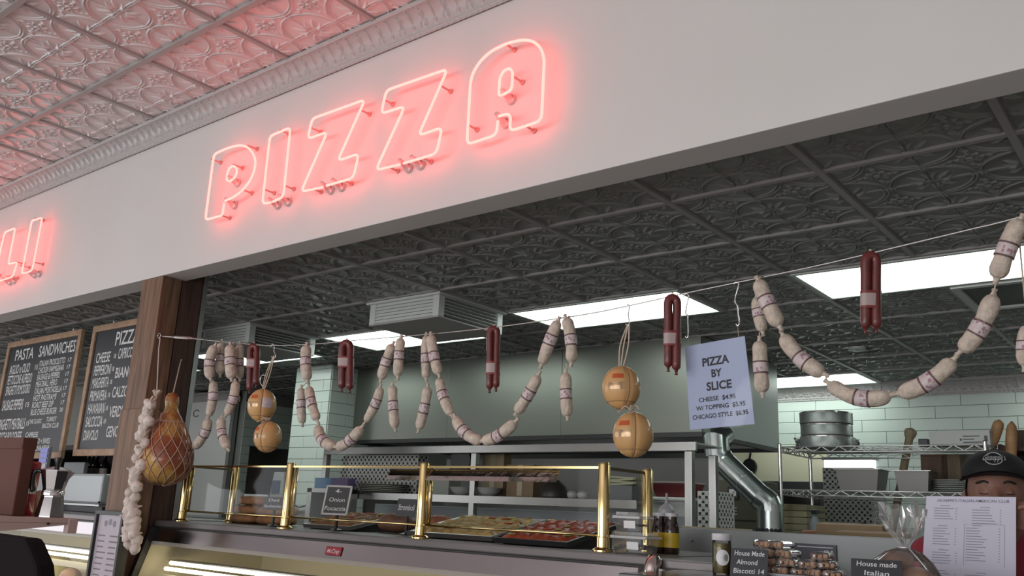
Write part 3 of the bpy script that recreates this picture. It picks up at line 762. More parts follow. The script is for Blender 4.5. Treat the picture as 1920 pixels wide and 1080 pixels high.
# ---- price sign in a plastic sleeve
tl, tr, br, bl = at(1284,650,y=2.56), at(1396,630,y=2.53), at(1415,795,y=2.53), at(1294,806,y=2.56)
cen = (tl+tr+br+bl)/4
t = thing('price_sign', 'skylit pale sheet reading PIZZA BY SLICE with three prices, hung from the wire', 'sign', (bl+br)/2, None)
u = (tr-tl)/np.linalg.norm(tr-tl); v = (tl-bl)/np.linalg.norm(tl-bl); nrm = np.cross(u, v); W, H = np.linalg.norm(tr-tl), np.linalg.norm(tl-bl)
def sgn(fu, fv, k): return tl*(1-fu)*(1-fv)+tr*fu*(1-fv)+br*fu*fv+bl*(1-fu)*fv+nrm*k
MB().prism([tl,tr,br,bl], -nrm*.0008).build('sheet', M('skylit_paper', (.38,.45,.64), .5), t)  # blue cast of the skylight put into the paper colour
MB().grid([[sgn(a,b,.0022+.0012*math.sin(a*7+b*5)) for a in np.linspace(-.02,1.02,16)] for b in np.linspace(-.02,1.02,16)]).build('plastic_sleeve', GLASS('sleeve_plastic', refl=.22, rough=.06), t, smooth=True)
mb = MB()
for txt, fu, fv, h, wd, bo in (('PIZZA',.50,.275,.098,.44,.032),('BY',.50,.415,.090,.17,.032),('SLICE',.52,.565,.096,.41,.032),('CHEESE  $4.95',.47,.690,.052,.60,.018),('W/ TOPPING  $5.95',.51,.785,.052,.80,.018),('CHICAGO STYLE  $6.95',.49,.885,.052,.90,.018)):
    mb.text(txt, sgn(fu, fv, .0009), u, v, h*H, wd*W, bold=bo)
mb.build('lettering', INK, t)
mb = MB()
for q, hp in ((tl+u*.02, (1290,630)), (tr-u*.02, (1383,610))): mb.tube([q, at(*hp, y=YW)], .0012, 5)
mb.build('string', STRING, t)

# ---- cured ham in a net
HC = np.array([-4.115, 2.41, CAMZ])
prof = [(.004,.522),(.022,.518),(.036,.500),(.039,.475),(.035,.450),(.041,.425),(.058,.398),(.083,.358),(.106,.312),(.127,.268),(.142,.224),(.147,.182),(.142,.143),(.124,.108),(.092,.084),(.050,.070),(.004,.066)]
hz = np.array([p[1] for p in prof])[::-1]; hr = np.array([p[0] for p in prof])[::-1]
def hamr(z): return float(np.interp(z, hz, hr))
def hamp(th, z, k=1.0):
    r = hamr(z)*k*(1+.07*math.cos(th*2+1.0)+.03*math.cos(th*3+z*9))
    lean = .022*math.sin((.55-z)*4)
    return HC+np.array([r*math.cos(th)+lean-.02, r*math.sin(th)*.93, z])
def ham_mat():
    m = M('cured_ham', (.30,.07,.025), .38, bump=.35, bscale=18, coat=.35); N = m.node_tree.nodes; L = m.node_tree.links; b = N['Principled BSDF']
    tc = N.new('ShaderNodeTexCoord'); n = N.new('ShaderNodeTexNoise'); n.inputs['Scale'].default_value = 9; n.inputs['Detail'].default_value = 3
    L.new(tc.outputs['Object'], n.inputs['Vector'])
    r = N.new('ShaderNodeValToRGB'); e = r.color_ramp.elements
    e[0].position = .36; e[0].color = (.22,.055,.022,1); e[1].position = .60; e[1].color = (.46,.27,.065,1)
    q = e.new(.50); q.color = (.30,.085,.025,1)
    L.new(n.outputs['Fac'], r.inputs['Fac']); L.new(r.outputs['Color'], b.inputs['Base Color']); return m
t = thing('cured_ham', 'whole cured ham in a string net hanging on the wooden post', 'ham', HC+np.array([0,0,.069]))
MB().grid([[hamp(2*PI*j/40, z) for j in range(41)] for z in np.interp(np.linspace(0,16,60), np.arange(17), [p[1] for p in prof])]).build('meat', ham_mat(), t, smooth=True)
net = MB(); zs = np.linspace(.385, .069, 26)
for k in range(15):
    for sgn_ in (-1, 1):
        net.tube([hamp(2*PI*k/15+sgn_*(.385-z)*4.2, z, 1.02)+np.array([0,0,-.004*(z<.08)]) for z in zs], .0022, 5)
net.tube([hamp(2*PI*j/30, .372, 1.03) for j in range(30)], .003, 5, closed=True)
net.ball(HC+np.array([.022,0,.066]), (.014,.014,.008), 10, 6)
NETM = M('ham_net_cotton', (.50,.34,.26), .9)
net.build('net', NETM, t, smooth=True)
nail = at(337,676,x=-4.357)
MB().tube(smooth_path([nail+np.array([.012,0,0]), (nail*.4+hamp(5.4,.44)*.6)+np.array([.01,0,0]), hamp(5.4,.425,1.05), hamp(4.4,.41,1.05), hamp(5.2,.372,1.04)], 6), .0032, 6).build('hanging_cord', STRING, t, smooth=True)
MB().tube([nail-np.array([.0,0,0]), nail+np.array([.02,0,.002])], .003, 6).build('nail', CHROME, t, smooth=True)

# ---- garlic braid
GAR = M('garlic_skin', (.66,.58,.53), .55, var=.12, vscale=30, sub=.0)
GP = smooth_path([at(*q, y=2.30) for q in ((292,752),(280,800),(268,870),(256,940),(256,985),(257,1028))], 10)
gtop, gbot = GP[0], GP[-1]
t = thing('garlic_braid', 'long braid of white garlic bulbs hanging on the wooden post', 'garlic', gbot)
def bulb_mesh():
    prof = [(.002,-.024),(.014,-.022),(.025,-.014),(.0285,-.003),(.026,.008),(.018,.017),(.009,.022),(.005,.029),(.004,.040),(.001,.041)]
    mb = MB(); n = 24
    V = [[np.array([r*(1+.07*math.cos(6*2*PI*j/n)*(r > .01))*math.cos(2*PI*j/n), r*(1+.07*math.cos(6*2*PI*j/n)*(r > .01))*math.sin(2*PI*j/n), z]) for j in range(n+1)] for r, z in prof]
    o = mb.grid(V).build('garlic_bulb', GAR, base=(0,0,0), smooth=True); me = o.data; bpy.data.objects.remove(o); return me
BULB = bulb_mesh()
def gp(s):
    if s < 0: return gtop+(gtop-gbot)*(-s)+np.array([.02*-s,0,0])
    return np.array([np.interp(s, np.linspace(0,1,len(GP)), GP[:,i]) for i in range(3)])
rn = random.Random(3); nb = 34
for k in range(nb):
    s = .03+k/(nb-1)*.95; side = -1 if k % 2 == 0 else (1 if s > .55 or k % 4 == 1 else -.3)
    c = gp(s)+np.array([.026*side*(.8+.35*s), -.022+rn.uniform(-.008,.006), rn.uniform(-.006,.006)])
    o = bpy.data.objects.new('garlic_bulb', BULB); COL.objects.link(o); o.parent = t; o.location = (c-gbot).tolist()
    tilt = -side*rn.uniform(.9,1.5); o.rotation_euler = (rn.uniform(.2,.7), tilt*-1, rn.uniform(0,6)); f = rn.uniform(.88,1.12)*(.86+.25*s); o.scale = (f,f,f)
br_ = MB()
for ph in (0, 2.1, 4.2): br_.tube([gp(s)+np.array([.013*math.sin(s*60+ph), .010*math.cos(s*60+ph)-.012, 0]) for s in np.linspace(-.03,1,120)], .0065, 7)
for k in range(7): br_.tube(smooth_path([gp(-.03), gp(-.06)+np.array([.014*math.cos(k),.012*math.sin(k),0]), gp(-.075)+np.array([.026*math.cos(k*1.3),.02*math.sin(k*1.3),.0])], 4), [.006]*8+[.003], 6)
br_.build('stem_braid', M('garlic_stem', (.55,.44,.36), .75, var=.15, vscale=40), t, smooth=True)
h0 = hook+np.array([.03,0,-.012]); h1 = gp(-.05)
MB().tube([h0, h0+np.array([.004,0,-.03]), h0+np.array([.010,-.004,-.055]), h1], .0032, 6).build('hanging_cord', M('pale_cord', (.62,.58,.55), .8), t, smooth=True)
# ------------------------------------------------------------------ deli display cases
ZT = CAMZ-.107
CREAM = M('case_interior_cream', (.62,.58,.42), .5)
def deli_case(x0, x1, label, badge=None, frame_l=True):
    t = thing('deli_case', label, 'display case', ((x0+x1)/2, 2.75, 0))
    MB().box((x0,2.53,ZT-.030),(x1,3.25,ZT)).build('top_slab', M('slab_steel', (.17,.155,.155), .4, metal=.5), t, bevel=.006)
    MB().prism([(x0+.01,2.527,ZT-.036),(x1-.01,2.527,ZT-.036),(x1-.01,2.510,ZT-.100),(x0+.01,2.510,ZT-.100)], (0,.012,.0)).build('front_panel', M('polished_fascia', (.34,.31,.32), .16, metal=1.0), t)
    MB().box((x0+.01,2.523,ZT-.036),(x1-.01,2.56,ZT-.030)).build('shadow_gap', BLACKM, t)
    # sloping glass and its end frames
    g0, g1 = (2.506,ZT-.104), (2.285,ZT-.80)
    MB().prism([(x0+.03,*g0),(x1-.03,*g0),(x1-.03,*g1),(x0+.03,*g1)], (0,.006,0)).build('front_glass', GLASS('case_glass', refl=.05, rough=.02, haze=.015), t)
    MB().prism([(x0+.02,2.512,ZT-.100),(x1-.02,2.512,ZT-.100),(x1-.02,2.506,ZT-.118),(x0+.02,2.506,ZT-.118)], (0,.004,0)).build('glass_edge', M('frosted_strip', (.40,.385,.34), .4), t)
    for xx in (x0, x1-.03):
        MB().prism([(xx,2.535,ZT-.032),(xx,2.497,ZT-.032),(xx,2.270,ZT-.80),(xx,2.300,ZT-.80)], (.03,0,0)).build('side_frame', BLACKM, t)
    MB().box((x0,2.30,0),(x1,3.25,ZT-.80)).build('base_cabinet', STEEL_D, t)
    MB().box((x0,3.20,ZT-.80),(x1,3.25,ZT-.031)).build('back_wall', CREAM, t)
    for xx in (x0, x1-.02): MB().prism([(xx,2.54,ZT-.032),(xx,2.31,ZT-.80),(xx,3.2,ZT-.80),(xx,3.2,ZT-.032)], (.018,0,0)).build('end_wall', CREAM, t)
    MB().box((x0+.04,2.66,ZT-.46),(x1-.04,3.18,ZT-.452)).build('glass_shelf', STEEL_D, t)
    MB().box((x0+.02,2.62,ZT-.050),(x1-.02,3.19,ZT-.034)).build('ceiling_liner', M('case_liner', (.42,.40,.34), .5), t)
    for yy, zz in ((2.60,ZT-.205),(2.575,ZT-.232)):
        MB().tube([(x0+.08,yy,zz),(x1-.08,yy,zz)], .009, 10).build('lamp_tube', M('case_lamp', (.9,.85,.6), .4, emit=7.0, ecol=(1,.86,.55)), t, smooth=True)
    MB().box((x0+.06,2.60,ZT-.20),(x1-.06,2.66,ZT-.19)).build('lamp_tray', STEEL_D, t)
    MB().box((x0+.04,2.585,ZT-.295),(x1-.04,2.590,ZT-.262)).build('tag_rail', CREAM, t)
    if badge is not None:
        a = at(*badge, y=2.512); n = np.array([0,-1,-.26]); n /= np.linalg.norm(n); uu = np.array([1.0,0,0]); vv = np.cross(n, uu)*-1
        vv = np.array([0,-.257,.966])*1.0; vv = np.array([0,.257,.966])
        c = np.array([a[0], 2.5185-.0035, ZT-.070])
        bd = MB().obox(c, uu*.048, vv*.017, n*.002).build('badge', M('badge_red', (.32,.012,.02), .35), t)
        MB().text('McCray', c+n*.0026-vv*.008, uu, vv, .017, .076, shear=.2, bold=.012).build('badge_lettering', M('badge_silver', (.75,.62,.63), .3), bd)
    return t
case_r = deli_case(-4.335, -1.44, 'long steel deli case with a sloping glass front and small red maker badge', badge=(625,1027))
case_l = deli_case(-7.4, -4.66, 'second deli case left of the wooden post, lit inside')
# chrome-capped steel counter that continues to the right of the case
t = thing('steel_counter', 'steel counter end with a chrome corner at the right of the long case', 'counter', (-1.34, 2.8, 0))
MB().box((-1.436,2.50,ZT-.034),(-1.18,3.25,ZT-.004)).build('top_slab', M('slab_steel', (.17,.155,.155), .4, metal=.5), t, bevel=.006)
MB().box((-1.436,2.53,0),(-1.18,3.25,ZT-.035)).build('body', STEEL_D, t)
MB().tube(smooth_path([(-1.408,2.49,ZT-.008),(-1.408,2.472,ZT-.03),(-1.408,2.465,ZT-.09),(-1.408,2.46,ZT-.30)], 5), .024, 14).build('chrome_corner', M('rosy_chrome', (.70,.62,.60), .12, metal=1.0), t, smooth=True)

# things inside the cases
def pebble(name, mat, c, r, label, cat, group=None, seed=0, sq=.15):
    rn = random.Random(seed); mb = MB(); ph = [rn.uniform(0,6) for _ in range(4)]
    n, m = 20, 12; V = []
    for i in range(m+1):
        a = PI*i/m; row = []
        for j in range(n+1):
            b = 2*PI*j/n; k = 1+sq*(.5*math.sin(2*b+ph[0])*math.sin(a)+.4*math.sin(3*a+ph[1])*math.cos(b+ph[2]))*math.sin(a)
            row.append(np.asarray(c)+np.array([r[0]*math.sin(a)*math.cos(b), r[1]*math.sin(a)*math.sin(b), r[2]*math.cos(a)])*k)
        V.append(row)
    return mb.grid(V).build(name, mat, smooth=True, label=label, cat=cat, group=group)
zs_ = ZT-.452
for k, (px, py, r, col, lab) in enumerate((
   (108,1066,(.09,.09,.085),(.62,.52,.16),'pale yellow cheese wedge wrapped in film in the left case'),
   (131,1082,(.06,.06,.055),(.33,.19,.12),'brown rinded cheese round in the left case'),
   (156,1076,(.075,.07,.07),(.66,.60,.50),'white cheese round near the menu frame in the left case'),
   (100,1046,(.06,.05,.045),(.62,.60,.50),'small wrapped cheese on top at the back of the left case'))):
    p = at(px,py,y=(2.86,2.72,2.82,3.02)[k]); zc = max(p[2], zs_+r[2]*.98)
    pebble('cheese_piece', M('case_cheese_%d' % k, col, .45, var=.12, vscale=14), (p[0],p[1],zc if k != 3 else zs_+r[2]), r, lab, 'cheese', 'cheeses in the left case', k)
c = at(305,1062,y=2.72)
MB().box((c[0]-.05,2.69,zs_+.001),(c[0]+.06,2.77,c[2]+.06)).build('paper_stack', M('cream_paper', (.72,.66,.42), .6), label='upright cream paper stack at the left end of the long case', cat='paper', bevel=.003)
for k, px in enumerate((408,437,520,585,668)):
    c = at(px,1074,y=2.585); z0 = ZT-.262
    t = thing('price_tag', 'small white price tag on the case rail, number %s from the left' % ('one','two','three','four','five')[k], 'price tag', (c[0],2.58,z0-.03), 'price tags on the case rail')
    MB().box((c[0]-.035,2.577,z0-.03),(c[0]+.035,2.5795,z0+.03)).build('card', PAPER, t)
    mb = MB()
    for q in range(3): mb.box((c[0]-.026+q*.018,2.5762,z0-.008),(c[0]-.014+q*.018,2.577,z0+.014))
    mb.build('print', INK, t)
for k, px in enumerate((440,520,600,690,780,880)):
    c = at(px,1079,y=2.85)
    t = thing('food_tub', 'rectangular tub of food on the case shelf, %s from the left' % ('first','second','third','fourth','fifth','sixth')[k], 'food tub', (c[0],2.88,zs_), 'food tubs inside the long case')
    MB().prism([(c[0]-.12,2.72,zs_),(c[0]+.12,2.72,zs_),(c[0]+.12,3.1,zs_),(c[0]-.12,3.1,zs_)], (0,0,.09)).build('tub', M('tub_white', (.55,.53,.45), .4), t, bevel=.01)
    col = [(.45,.30,.10),(.50,.42,.18),(.30,.12,.07),(.24,.28,.08),(.52,.45,.30),(.40,.16,.08)][k]
    MB().grid([[(c[0]-.11+.22*i/10, 2.73+.36*j/14, zs_+.095+.012*math.sin(i*2.1+j)*math.cos(j*1.7)) for j in range(15)] for i in range(11)]).build('food', M('tub_food_%d' % k, col, .5, var=.3, vscale=30), t, smooth=True)

# ------------------------------------------------------------------ brass sneeze guard
t = thing('sneeze_guard', 'brass-posted glass sneeze guard standing on the deli case', 'sneeze guard', (-2.95, 2.74, ZT))
zt = CAMZ+.185
FPX_ = [(-4.21,2.6),(-3.366,2.6),(-2.517,2.6),(-1.668,2.6),(-4.205,2.885),(-1.664,2.885)]
for x, y in FPX_:
    zt2 = zt if y < 2.8 else zt-.002
    MB().lathe([(.036,0),(.036,.005),(.031,.010),(.023,.014),(.0225,.046),(.0205,.048),(.0205,zt2-ZT-.008),(.017,zt2-ZT)], (x,y,ZT+.0005), 20).build('brass_post', BRASS, t, smooth=True, ang=.6)
for (x, y), (x2, y2) in ((FPX_[0],FPX_[1]),(FPX_[1],FPX_[2]),(FPX_[2],FPX_[3])):
    MB().box((x+.02,y-.005,zt-.020),(x2-.02,y+.005,zt-.012)).build('top_rail', BRASS, t)
    MB().tube([(x+.02,y+.004,ZT+.052),(x2-.02,y+.004,ZT+.052)], .0045, 8).build('lower_rail', BRASS, t, smooth=True)
    MB().box((x+.021,y-.003,ZT+.056),(x2-.021,y+.003,zt-.020)).build('glass_pane', GLASS('guard_glass', refl=.10), t)
    MB().tube([(x+.03,y+.012,ZT+.05),(x+.03,y+.012,zt-.01)], .008, 10).build('clamp_rod', BRASS, t, smooth=True)
for (x, y), (x2, y2) in ((FPX_[0],FPX_[4]),(FPX_[3],FPX_[5])):
    MB().box((x-.004,y+.02,zt-.022),(x+.004,y2-.02,zt-.012)).build('side_rail', M('dark_brass', (.22,.17,.10), .3, metal=1.0), t)
    MB().box((x-.003,y+.021,ZT+.03),(x+.003,y2-.021,zt-.022)).build('end_pane', GLASS('guard_glass', refl=.10), t)
# slanted polished strip under the rail that mirrors the shop ceiling
x0, x1 = -2.72, -1.86
MB().prism([(x0,2.588,zt-.068),(x1,2.588,zt-.068),(x1,2.611,zt-.023),(x0,2.611,zt-.023)], (0,.002,.0)).build('reflector_strip', M('mirror_strip', (.80,.78,.77), .08, metal=1.0, bump=.08, bscale=25), t)

# ------------------------------------------------------------------ food and cards on the case top
BLKT = M('black_tray', (.02,.02,.022), .3)
def tray(px, w, d, label, toppings, y=2.95, rim=.02, mat=BLKT, rot=0.0):
    c = at(px, 1000, y=y); c[2] = ZT
    t = thing('pizza_tray', label, 'tray', c, 'trays of pizza behind the sneeze guard')
    ca, sa = math.cos(rot), math.sin(rot)
    tn = .20
    def q(a, b, z): return np.array([c[0]+a*ca-b*sa, c[1]+a*sa+b*ca, ZT+.002+z+(b+d/2)*tn])
    mb = MB(); a, b = w/2, d/2
    mb.add([q(-a*.96,-b*.96,.001),q(a*.96,-b*.96,.001),q(a*.96,b*.96,.001),q(-a*.96,b*.96,.001),q(-a,-b,rim),q(a,-b,rim),q(a,b,rim),q(-a,b,rim),
            q(-a*.94,-b*.94,rim),q(a*.94,-b*.94,rim),q(a*.94,b*.94,rim),q(-a*.94,b*.94,rim),q(-a*.92,-b*.92,.006),q(a*.92,-b*.92,.006),q(a*.92,b*.92,.006),q(-a*.92,b*.92,.006)],
           [(3,2,1,0),(0,1,5,4),(1,2,6,5),(2,3,7,6),(3,0,4,7),(4,5,9,8),(5,6,10,9),(6,7,11,10),(7,4,8,11),(8,9,13,12),(9,10,14,13),(10,11,15,14),(11,8,12,15),(12,13,14,15)])
    mb.build('pan', mat, t)
    MB().prism([(c[0]-w*.4,c[1]-d*.45,ZT+.0005),(c[0]-w*.4,c[1]+d*.45,ZT+.0005),(c[0]-w*.4,c[1]+d*.45,ZT+d*.95*tn)], (w*.8,0,0)).build('riser', BLACKM, t)
    N1, N2 = 26, 22; rn = random.Random(int(px))
    ph = [rn.uniform(0,6) for _ in range(6)]
    MB().grid([[q(-a*.9+1.8*a*i/N1, -b*.9+1.8*b*j/N2, rim*.6+.014*(1 if 0 < i < N1 and 0 < j < N2 else 0)+.006*math.sin(i*1.3+ph[0])*math.cos(j*1.1+ph[1])+.003*math.sin(i*2.9+ph[2]+j*2.3)) for j in range(N2+1)] for i in range(N1+1)]).build('crust', toppings, t, smooth=True)
    for k in range(16):
        i, j = rn.uniform(-.8,.8)*a, rn.uniform(-.8,.8)*b
        MB().lathe([(.016,0),(.017,.003),(.012,.005)], q(i,j,rim*.6+.014), 10).build('topping', M('pizza_topping_%d' % (k % 3), [(.42,.06,.03),(.30,.34,.10),(.55,.42,.18)][k % 3], .45), t, smooth=True)
    return t
PZ_Y = M('pizza_cheese', (.50,.36,.13), .5, var=.4, vscale=28)
PZ_R = M('pizza_sauce', (.36,.07,.03), .45, var=.4, vscale=28)
tray(893, .46, .36, 'tray of yellow cheese pizza behind the middle glass', PZ_Y, y=2.86, mat=M('steel_pan', (.5,.5,.5), .3, metal=1.0))
tray(1046, .34, .36, 'black tray of red-sauced pizza beside the right brass post', PZ_R, y=2.80)
tray(655, .34, .30, 'round-cornered tray of focaccia behind the second glass', M('focaccia_top', (.30,.15,.06), .5, var=.35, vscale=20), y=2.95, mat=M('steel_pan', (.5,.5,.5), .3, metal=1.0))
# breads in a pile
BREAD = M('bread_crust', (.33,.16,.07), .55, var=.25, vscale=12)
def loaf(c, L, w, h, label):
    P = []
    for i in range(17):
        u = -1+2*i/16; e = (1-abs(u)**5)**.5 if abs(u) < 1 else 0.0; row = []
        for j in range(21):
            a = 2*PI*j/20; ca, sa = math.cos(a), math.sin(a)
            row.append((c[0]+u*L/2, c[1]+math.copysign(abs(ca)**.6, ca)*w/2*max(e,.02), c[2]+h/2+math.copysign(abs(sa)**.55, sa)*h/2*max(e,.02)+(.004*math.sin(i*1.9) if sa > .3 else 0)*e))
        P.append(row)
    return MB().grid(P).build('bread_loaf', BREAD, smooth=True, label=label, cat='bread', group='loaves behind the left glass')
for k, (px, y, z, lab) in enumerate(((468,2.94,0,'flat loaf at the bottom left of the loaf pile'),(520,2.94,0,'flat loaf at the bottom right of the loaf pile'),(475,2.95,.047,'flat loaf in the middle layer at the left of the pile'),(522,2.95,.047,'flat loaf in the middle layer at the right of the pile'),(482,2.945,.094,'loaf on top of the loaf pile'))):
    cc = at(px,960,y=y); loaf((cc[0],y,ZT+.001+z), .225, .15, .045, lab)
for k, (px, py, y, lab) in enumerate(((745,972,2.95,'crusty roll with dark seeds left of the middle brass post'),(825,972,2.98,'folded pastry right of the middle brass post'))):
    c = at(px,py,y=y)
    pebble('bread_roll', M('roll_crust_%d' % k, [(.16,.08,.05),(.28,.10,.05)][k], .55, var=.3, vscale=25), (c[0],c[1],ZT+.046), (.10,.07,.045), lab, 'bread', 'rolls beside the middle brass post', k+31)
def card(px, py, w, h, y, label, lines, frame=None, tilt=.15, turn=.45):
    c = at(px,py,y=y); t = thing('menu_card', label, 'card', (c[0],c[1],ZT), 'chalk-style cards in holders')
    uu = np.array([math.cos(turn),math.sin(turn),0]); vv = np.array([0,tilt,1.0]); vv = vv/np.linalg.norm(vv); nn = np.cross(uu, vv)
    MB().obox(c, uu*w/2, vv*h/2, nn*.0025).build('board', SLATE, t)
    if frame is not None: 
        f = MB()
        for s in (-1,1): f.obox(c+uu*s*w/2, uu*.004, vv*(h/2+.004), nn*.004).obox(c+vv*s*h/2, uu*(w/2+.004), vv*.004, nn*.004)
        f.build('rim', frame, t)
    mb = MB(); n = len(lines)
    for i, s in enumerate(lines): mb.text(s, c+vv*h*(.5-(i+.78)/(n+.2))+nn*.0032, uu, vv, h*.55/(n+.6), min(w*.86, w*.13*len(s)), bold=.006, shear=.1)
    mb.build('lettering', CHALK, t)
    MB().box((c[0]-.006,c[1]+.004,ZT),(c[0]+.006,c[1]+.012,c[2])).lathe([(.03,0),(.03,.006),(.01,.012)], (c[0],c[1]+.008,ZT+.0005), 12).build('holder', BLACKP, t)
    return t
card(513,944,.105,.062,2.72,'small black card in a holder about sandwiches',['Deli','Sandwiches'])
card(632,938,.118,.125,2.74,'black card with a pale rim reading onion focaccia',['4-','Onion','Focaccia'],frame=M('card_rim', (.55,.55,.52), .5))
card(762,952,.085,.075,2.80,'small dark blue card in a holder left of the middle brass post',['Stromboli'])

# clear deli containers and bottles at the right end
def clamshell(c, w, h, d, label, food):
    t = thing('clear_container', label, 'container', c, 'clear plastic containers at the case end')
    x, y, z = c; a, b = w/2, d/2
    MB().add([(x-a*.85,y-b*.85,z),(x+a*.85,y-b*.85,z),(x+a*.85,y+b*.85,z),(x-a*.85,y+b*.85,z),(x-a,y-b,z+h),(x+a,y-b,z+h),(x+a,y+b,z+h),(x-a,y+b,z+h)],[(3,2,1,0),(0,1,5,4),(1,2,6,5),(2,3,7,6),(3,0,4,7)]).build('base', PLASTIC, t)
    MB().box((x-a-.006,y-b-.006,z+h),(x+a+.006,y+b+.006,z+h+.010)).build('lid_rim', GLASS('plastic_rim', refl=.4, rough=.1, haze=.45), t, bevel=.003)
    MB().box((x-a*.9,y-b*.9,z+h+.010),(x+a*.9,y+b*.9,z+h+.022)).build('lid', PLASTIC, t)
    MB().grid([[(x-a*.8+1.6*a*i/8, y-b*.8+1.6*b*j/8, z+h*.5+.006*math.sin(i*2.2)*math.cos(j*1.9)) for j in range(9)] for i in range(9)]).build('food', food, t, smooth=True)
    MB().obox((x+a*.3,y-b*.98-.004,z+h*.55), (.022,0,0),(0,-.001,.012),(0,.0005,0)).build('sticker', PAPER, t)
    return t
z = ZT-.004
c = at(1192,1040,y=2.66); clamshell((c[0]+.0,2.66,ZT), .125, .046, .10, 'lower clear plastic container at the right end of the case', M('container_food_b', (.42,.32,.30), .5, var=.25, vscale=40))
c2_ = at(1180,1000,y=2.66); clamshell((c[0]-.012,2.66,ZT+.070), .095, .040, .085, 'upper clear plastic container stacked on a wider one', M('container_food_a', (.46,.42,.16), .5, var=.4, vscale=60))
def bottle(c, r, h, label, glass, lab_col, cap_col, name='sauce_bottle', cat='bottle', group=None, neck=.4):
    t = thing(name, label, cat, c, group)
    MB().lathe([(r*.9,0),(r,.006),(r,h*.62),(r*.9,h*.70),(r*neck,h*.80),(r*neck,h*.92)], c, 18).build('body', glass, t, smooth=True, ang=.7)
    MB().lathe([(r*1.02,h*.16),(r*1.02,h*.52)], c, 18).build('label', lab_col, t, smooth=True, ang=.5)
    MB().lathe([(r*neck*1.15,h*.92),(r*neck*1.15,h*1.0)], c, 14).build('cap', cap_col, t, smooth=True, ang=.5)
    return t
DKG = M('dark_sauce', (.03,.015,.012), .15, coat=.5)
for k, (px, lab) in enumerate(((1236,'yellow-labelled dark bottle just behind the clear containers'),(1259,'yellow-labelled dark bottle next to the grey panel'))):
    c = at(px,1040,y=2.80); bottle((c[0],2.80,ZT), .027, .135, lab, DKG, M('yellow_label', (.55,.38,.02), .45), M('white_cap', (.6,.6,.62), .4), group='dark bottles with yellow labels', neck=.75)
# ------------------------------------------------------------------ kitchen behind the case
YO, YO2 = 4.30, 4.62
x0, x1 = at(607,845,y=YO)[0], at(1304,835,y=YO)[0]
ztop = CAMZ+.418; zmid = CAMZ+.104
t = thing('steel_overshelf', 'two-tier stainless overshelf spanning the kitchen prep line', 'shelf', ((x0+x1)/2, 4.46, .95))
MB().box((x0,YO,ztop-.05),(x1,YO+.02,ztop)).build('front_beam', STEEL, t, bevel=.003)
MB().box((x0,YO+.02,ztop-.012),(x1,YO2,ztop-.004)).build('upper_shelf', STEEL_D, t)
for xx, yy in ((x0,YO),(at(885,900,y=YO)[0]-.02,YO),(at(1290,900,y=YO)[0]-.02,YO),(at(1290,900,y=YO)[0]-.02,YO2-.04)):
    MB().box((xx,yy,.95),(xx+.042,yy+.04,ztop-.05)).build('post', STEEL, t, bevel=.003)
MB().box((x0+.15,YO-.01,zmid-.012),(x1-.35,YO+.30,zmid)).build('middle_shelf', STEEL, t)
MB().box((x0+.15,YO-.012,zmid-.045),(x1-.35,YO-.002,zmid)).build('shelf_lip', STEEL, t)
t = thing('prep_table', 'stainless refrigerated prep table under the overshelf', 'table', (-3.7, 4.45, 0))
MB().box((-5.3,4.1,.1),(-2.15,4.95,.93)).build('cabinet', STEEL_D, t)
MB().box((-5.3,4.05,.93),(-2.15,4.98,.95)).build('top', STEEL, t)
MB().box((-5.0,4.66,.951),(-2.45,4.72,CAMZ+.035)).build('raised_rail', M('rail_bluegrey', (.34,.37,.40), .4), t, bevel=.006)
for i in range(4): MB().box((-5.3+i*.79+.01,4.085,.14),(-5.3+(i+1)*.79-.01,4.1,.90)).build('door', STEEL, t, bevel=.004)
# cooking line below the hood
t = thing('cooking_range', 'dark steel cooking range standing below the hood', 'range', (-4.5, 6.0, 0))
MB().box((-6.0,5.6,.1),(-3.1,6.55,.92)).build('body', STEEL_D, t)
MB().box((-6.0,6.50,.92),(-3.1,6.58,2.0)).build('backsplash', M('range_back_steel', (.42,.43,.41), .45, metal=.4), t)
MB().box((-6.0,6.2,1.62),(-3.1,6.5,1.65)).build('riser_shelf', STEEL_D, t)
for i in range(6): MB().lathe([(.02,0),(.12,.004),(.12,.02),(.02,.02)], (-5.7+i*.45,5.9,.921), 14).build('burner', BLACKM, t)
def stack_lathe(px, y, prof, mat, label, name, cat, z, group=None, n=24, sx=1, sy=1, hole=False):
    c = at(px,900,y=y); return MB().lathe(prof, (c[0],y,z), n, sx, sy).build(name, mat, label=label, cat=cat, group=group, smooth=True, ang=.6)
PLT = M('cream_china', (.55,.56,.50), .25)
for k in range(5):
    c = at(720,900,y=4.42); zz = zmid+.001+k*.012
    MB().lathe([(.10,0),(.19,.011),(.20,.012),(.195,.015),(.10,.004)], (c[0],4.42,zz), 28, 1.15, .6).build('platter', PLT, smooth=True, ang=.8, label='cream oval platter on the middle overshelf, %s in its stack' % ('lowest','second from below','middle','second from top','topmost')[k], cat='platter', group='cream platters stacked on the overshelf')
BOWL = [(.8*a,.8*b) for a, b in [(.05,0),(.085,.03),(.105,.065),(.108,.066),(.10,.064),(.08,.03),(.048,.006)]]
for k, (px, lab) in enumerate(((868,'white bowl just left of the middle overshelf post'),(918,'white bowl just right of the middle overshelf post'))):
    c = at(px,900,y=4.40); MB().lathe(BOWL, (c[0],4.40,zmid+.001), 24).build('bowl', M('white_china', (.62,.63,.60), .2), smooth=True, ang=.8, label=lab, cat='bowl', group='white bowls on the overshelf')
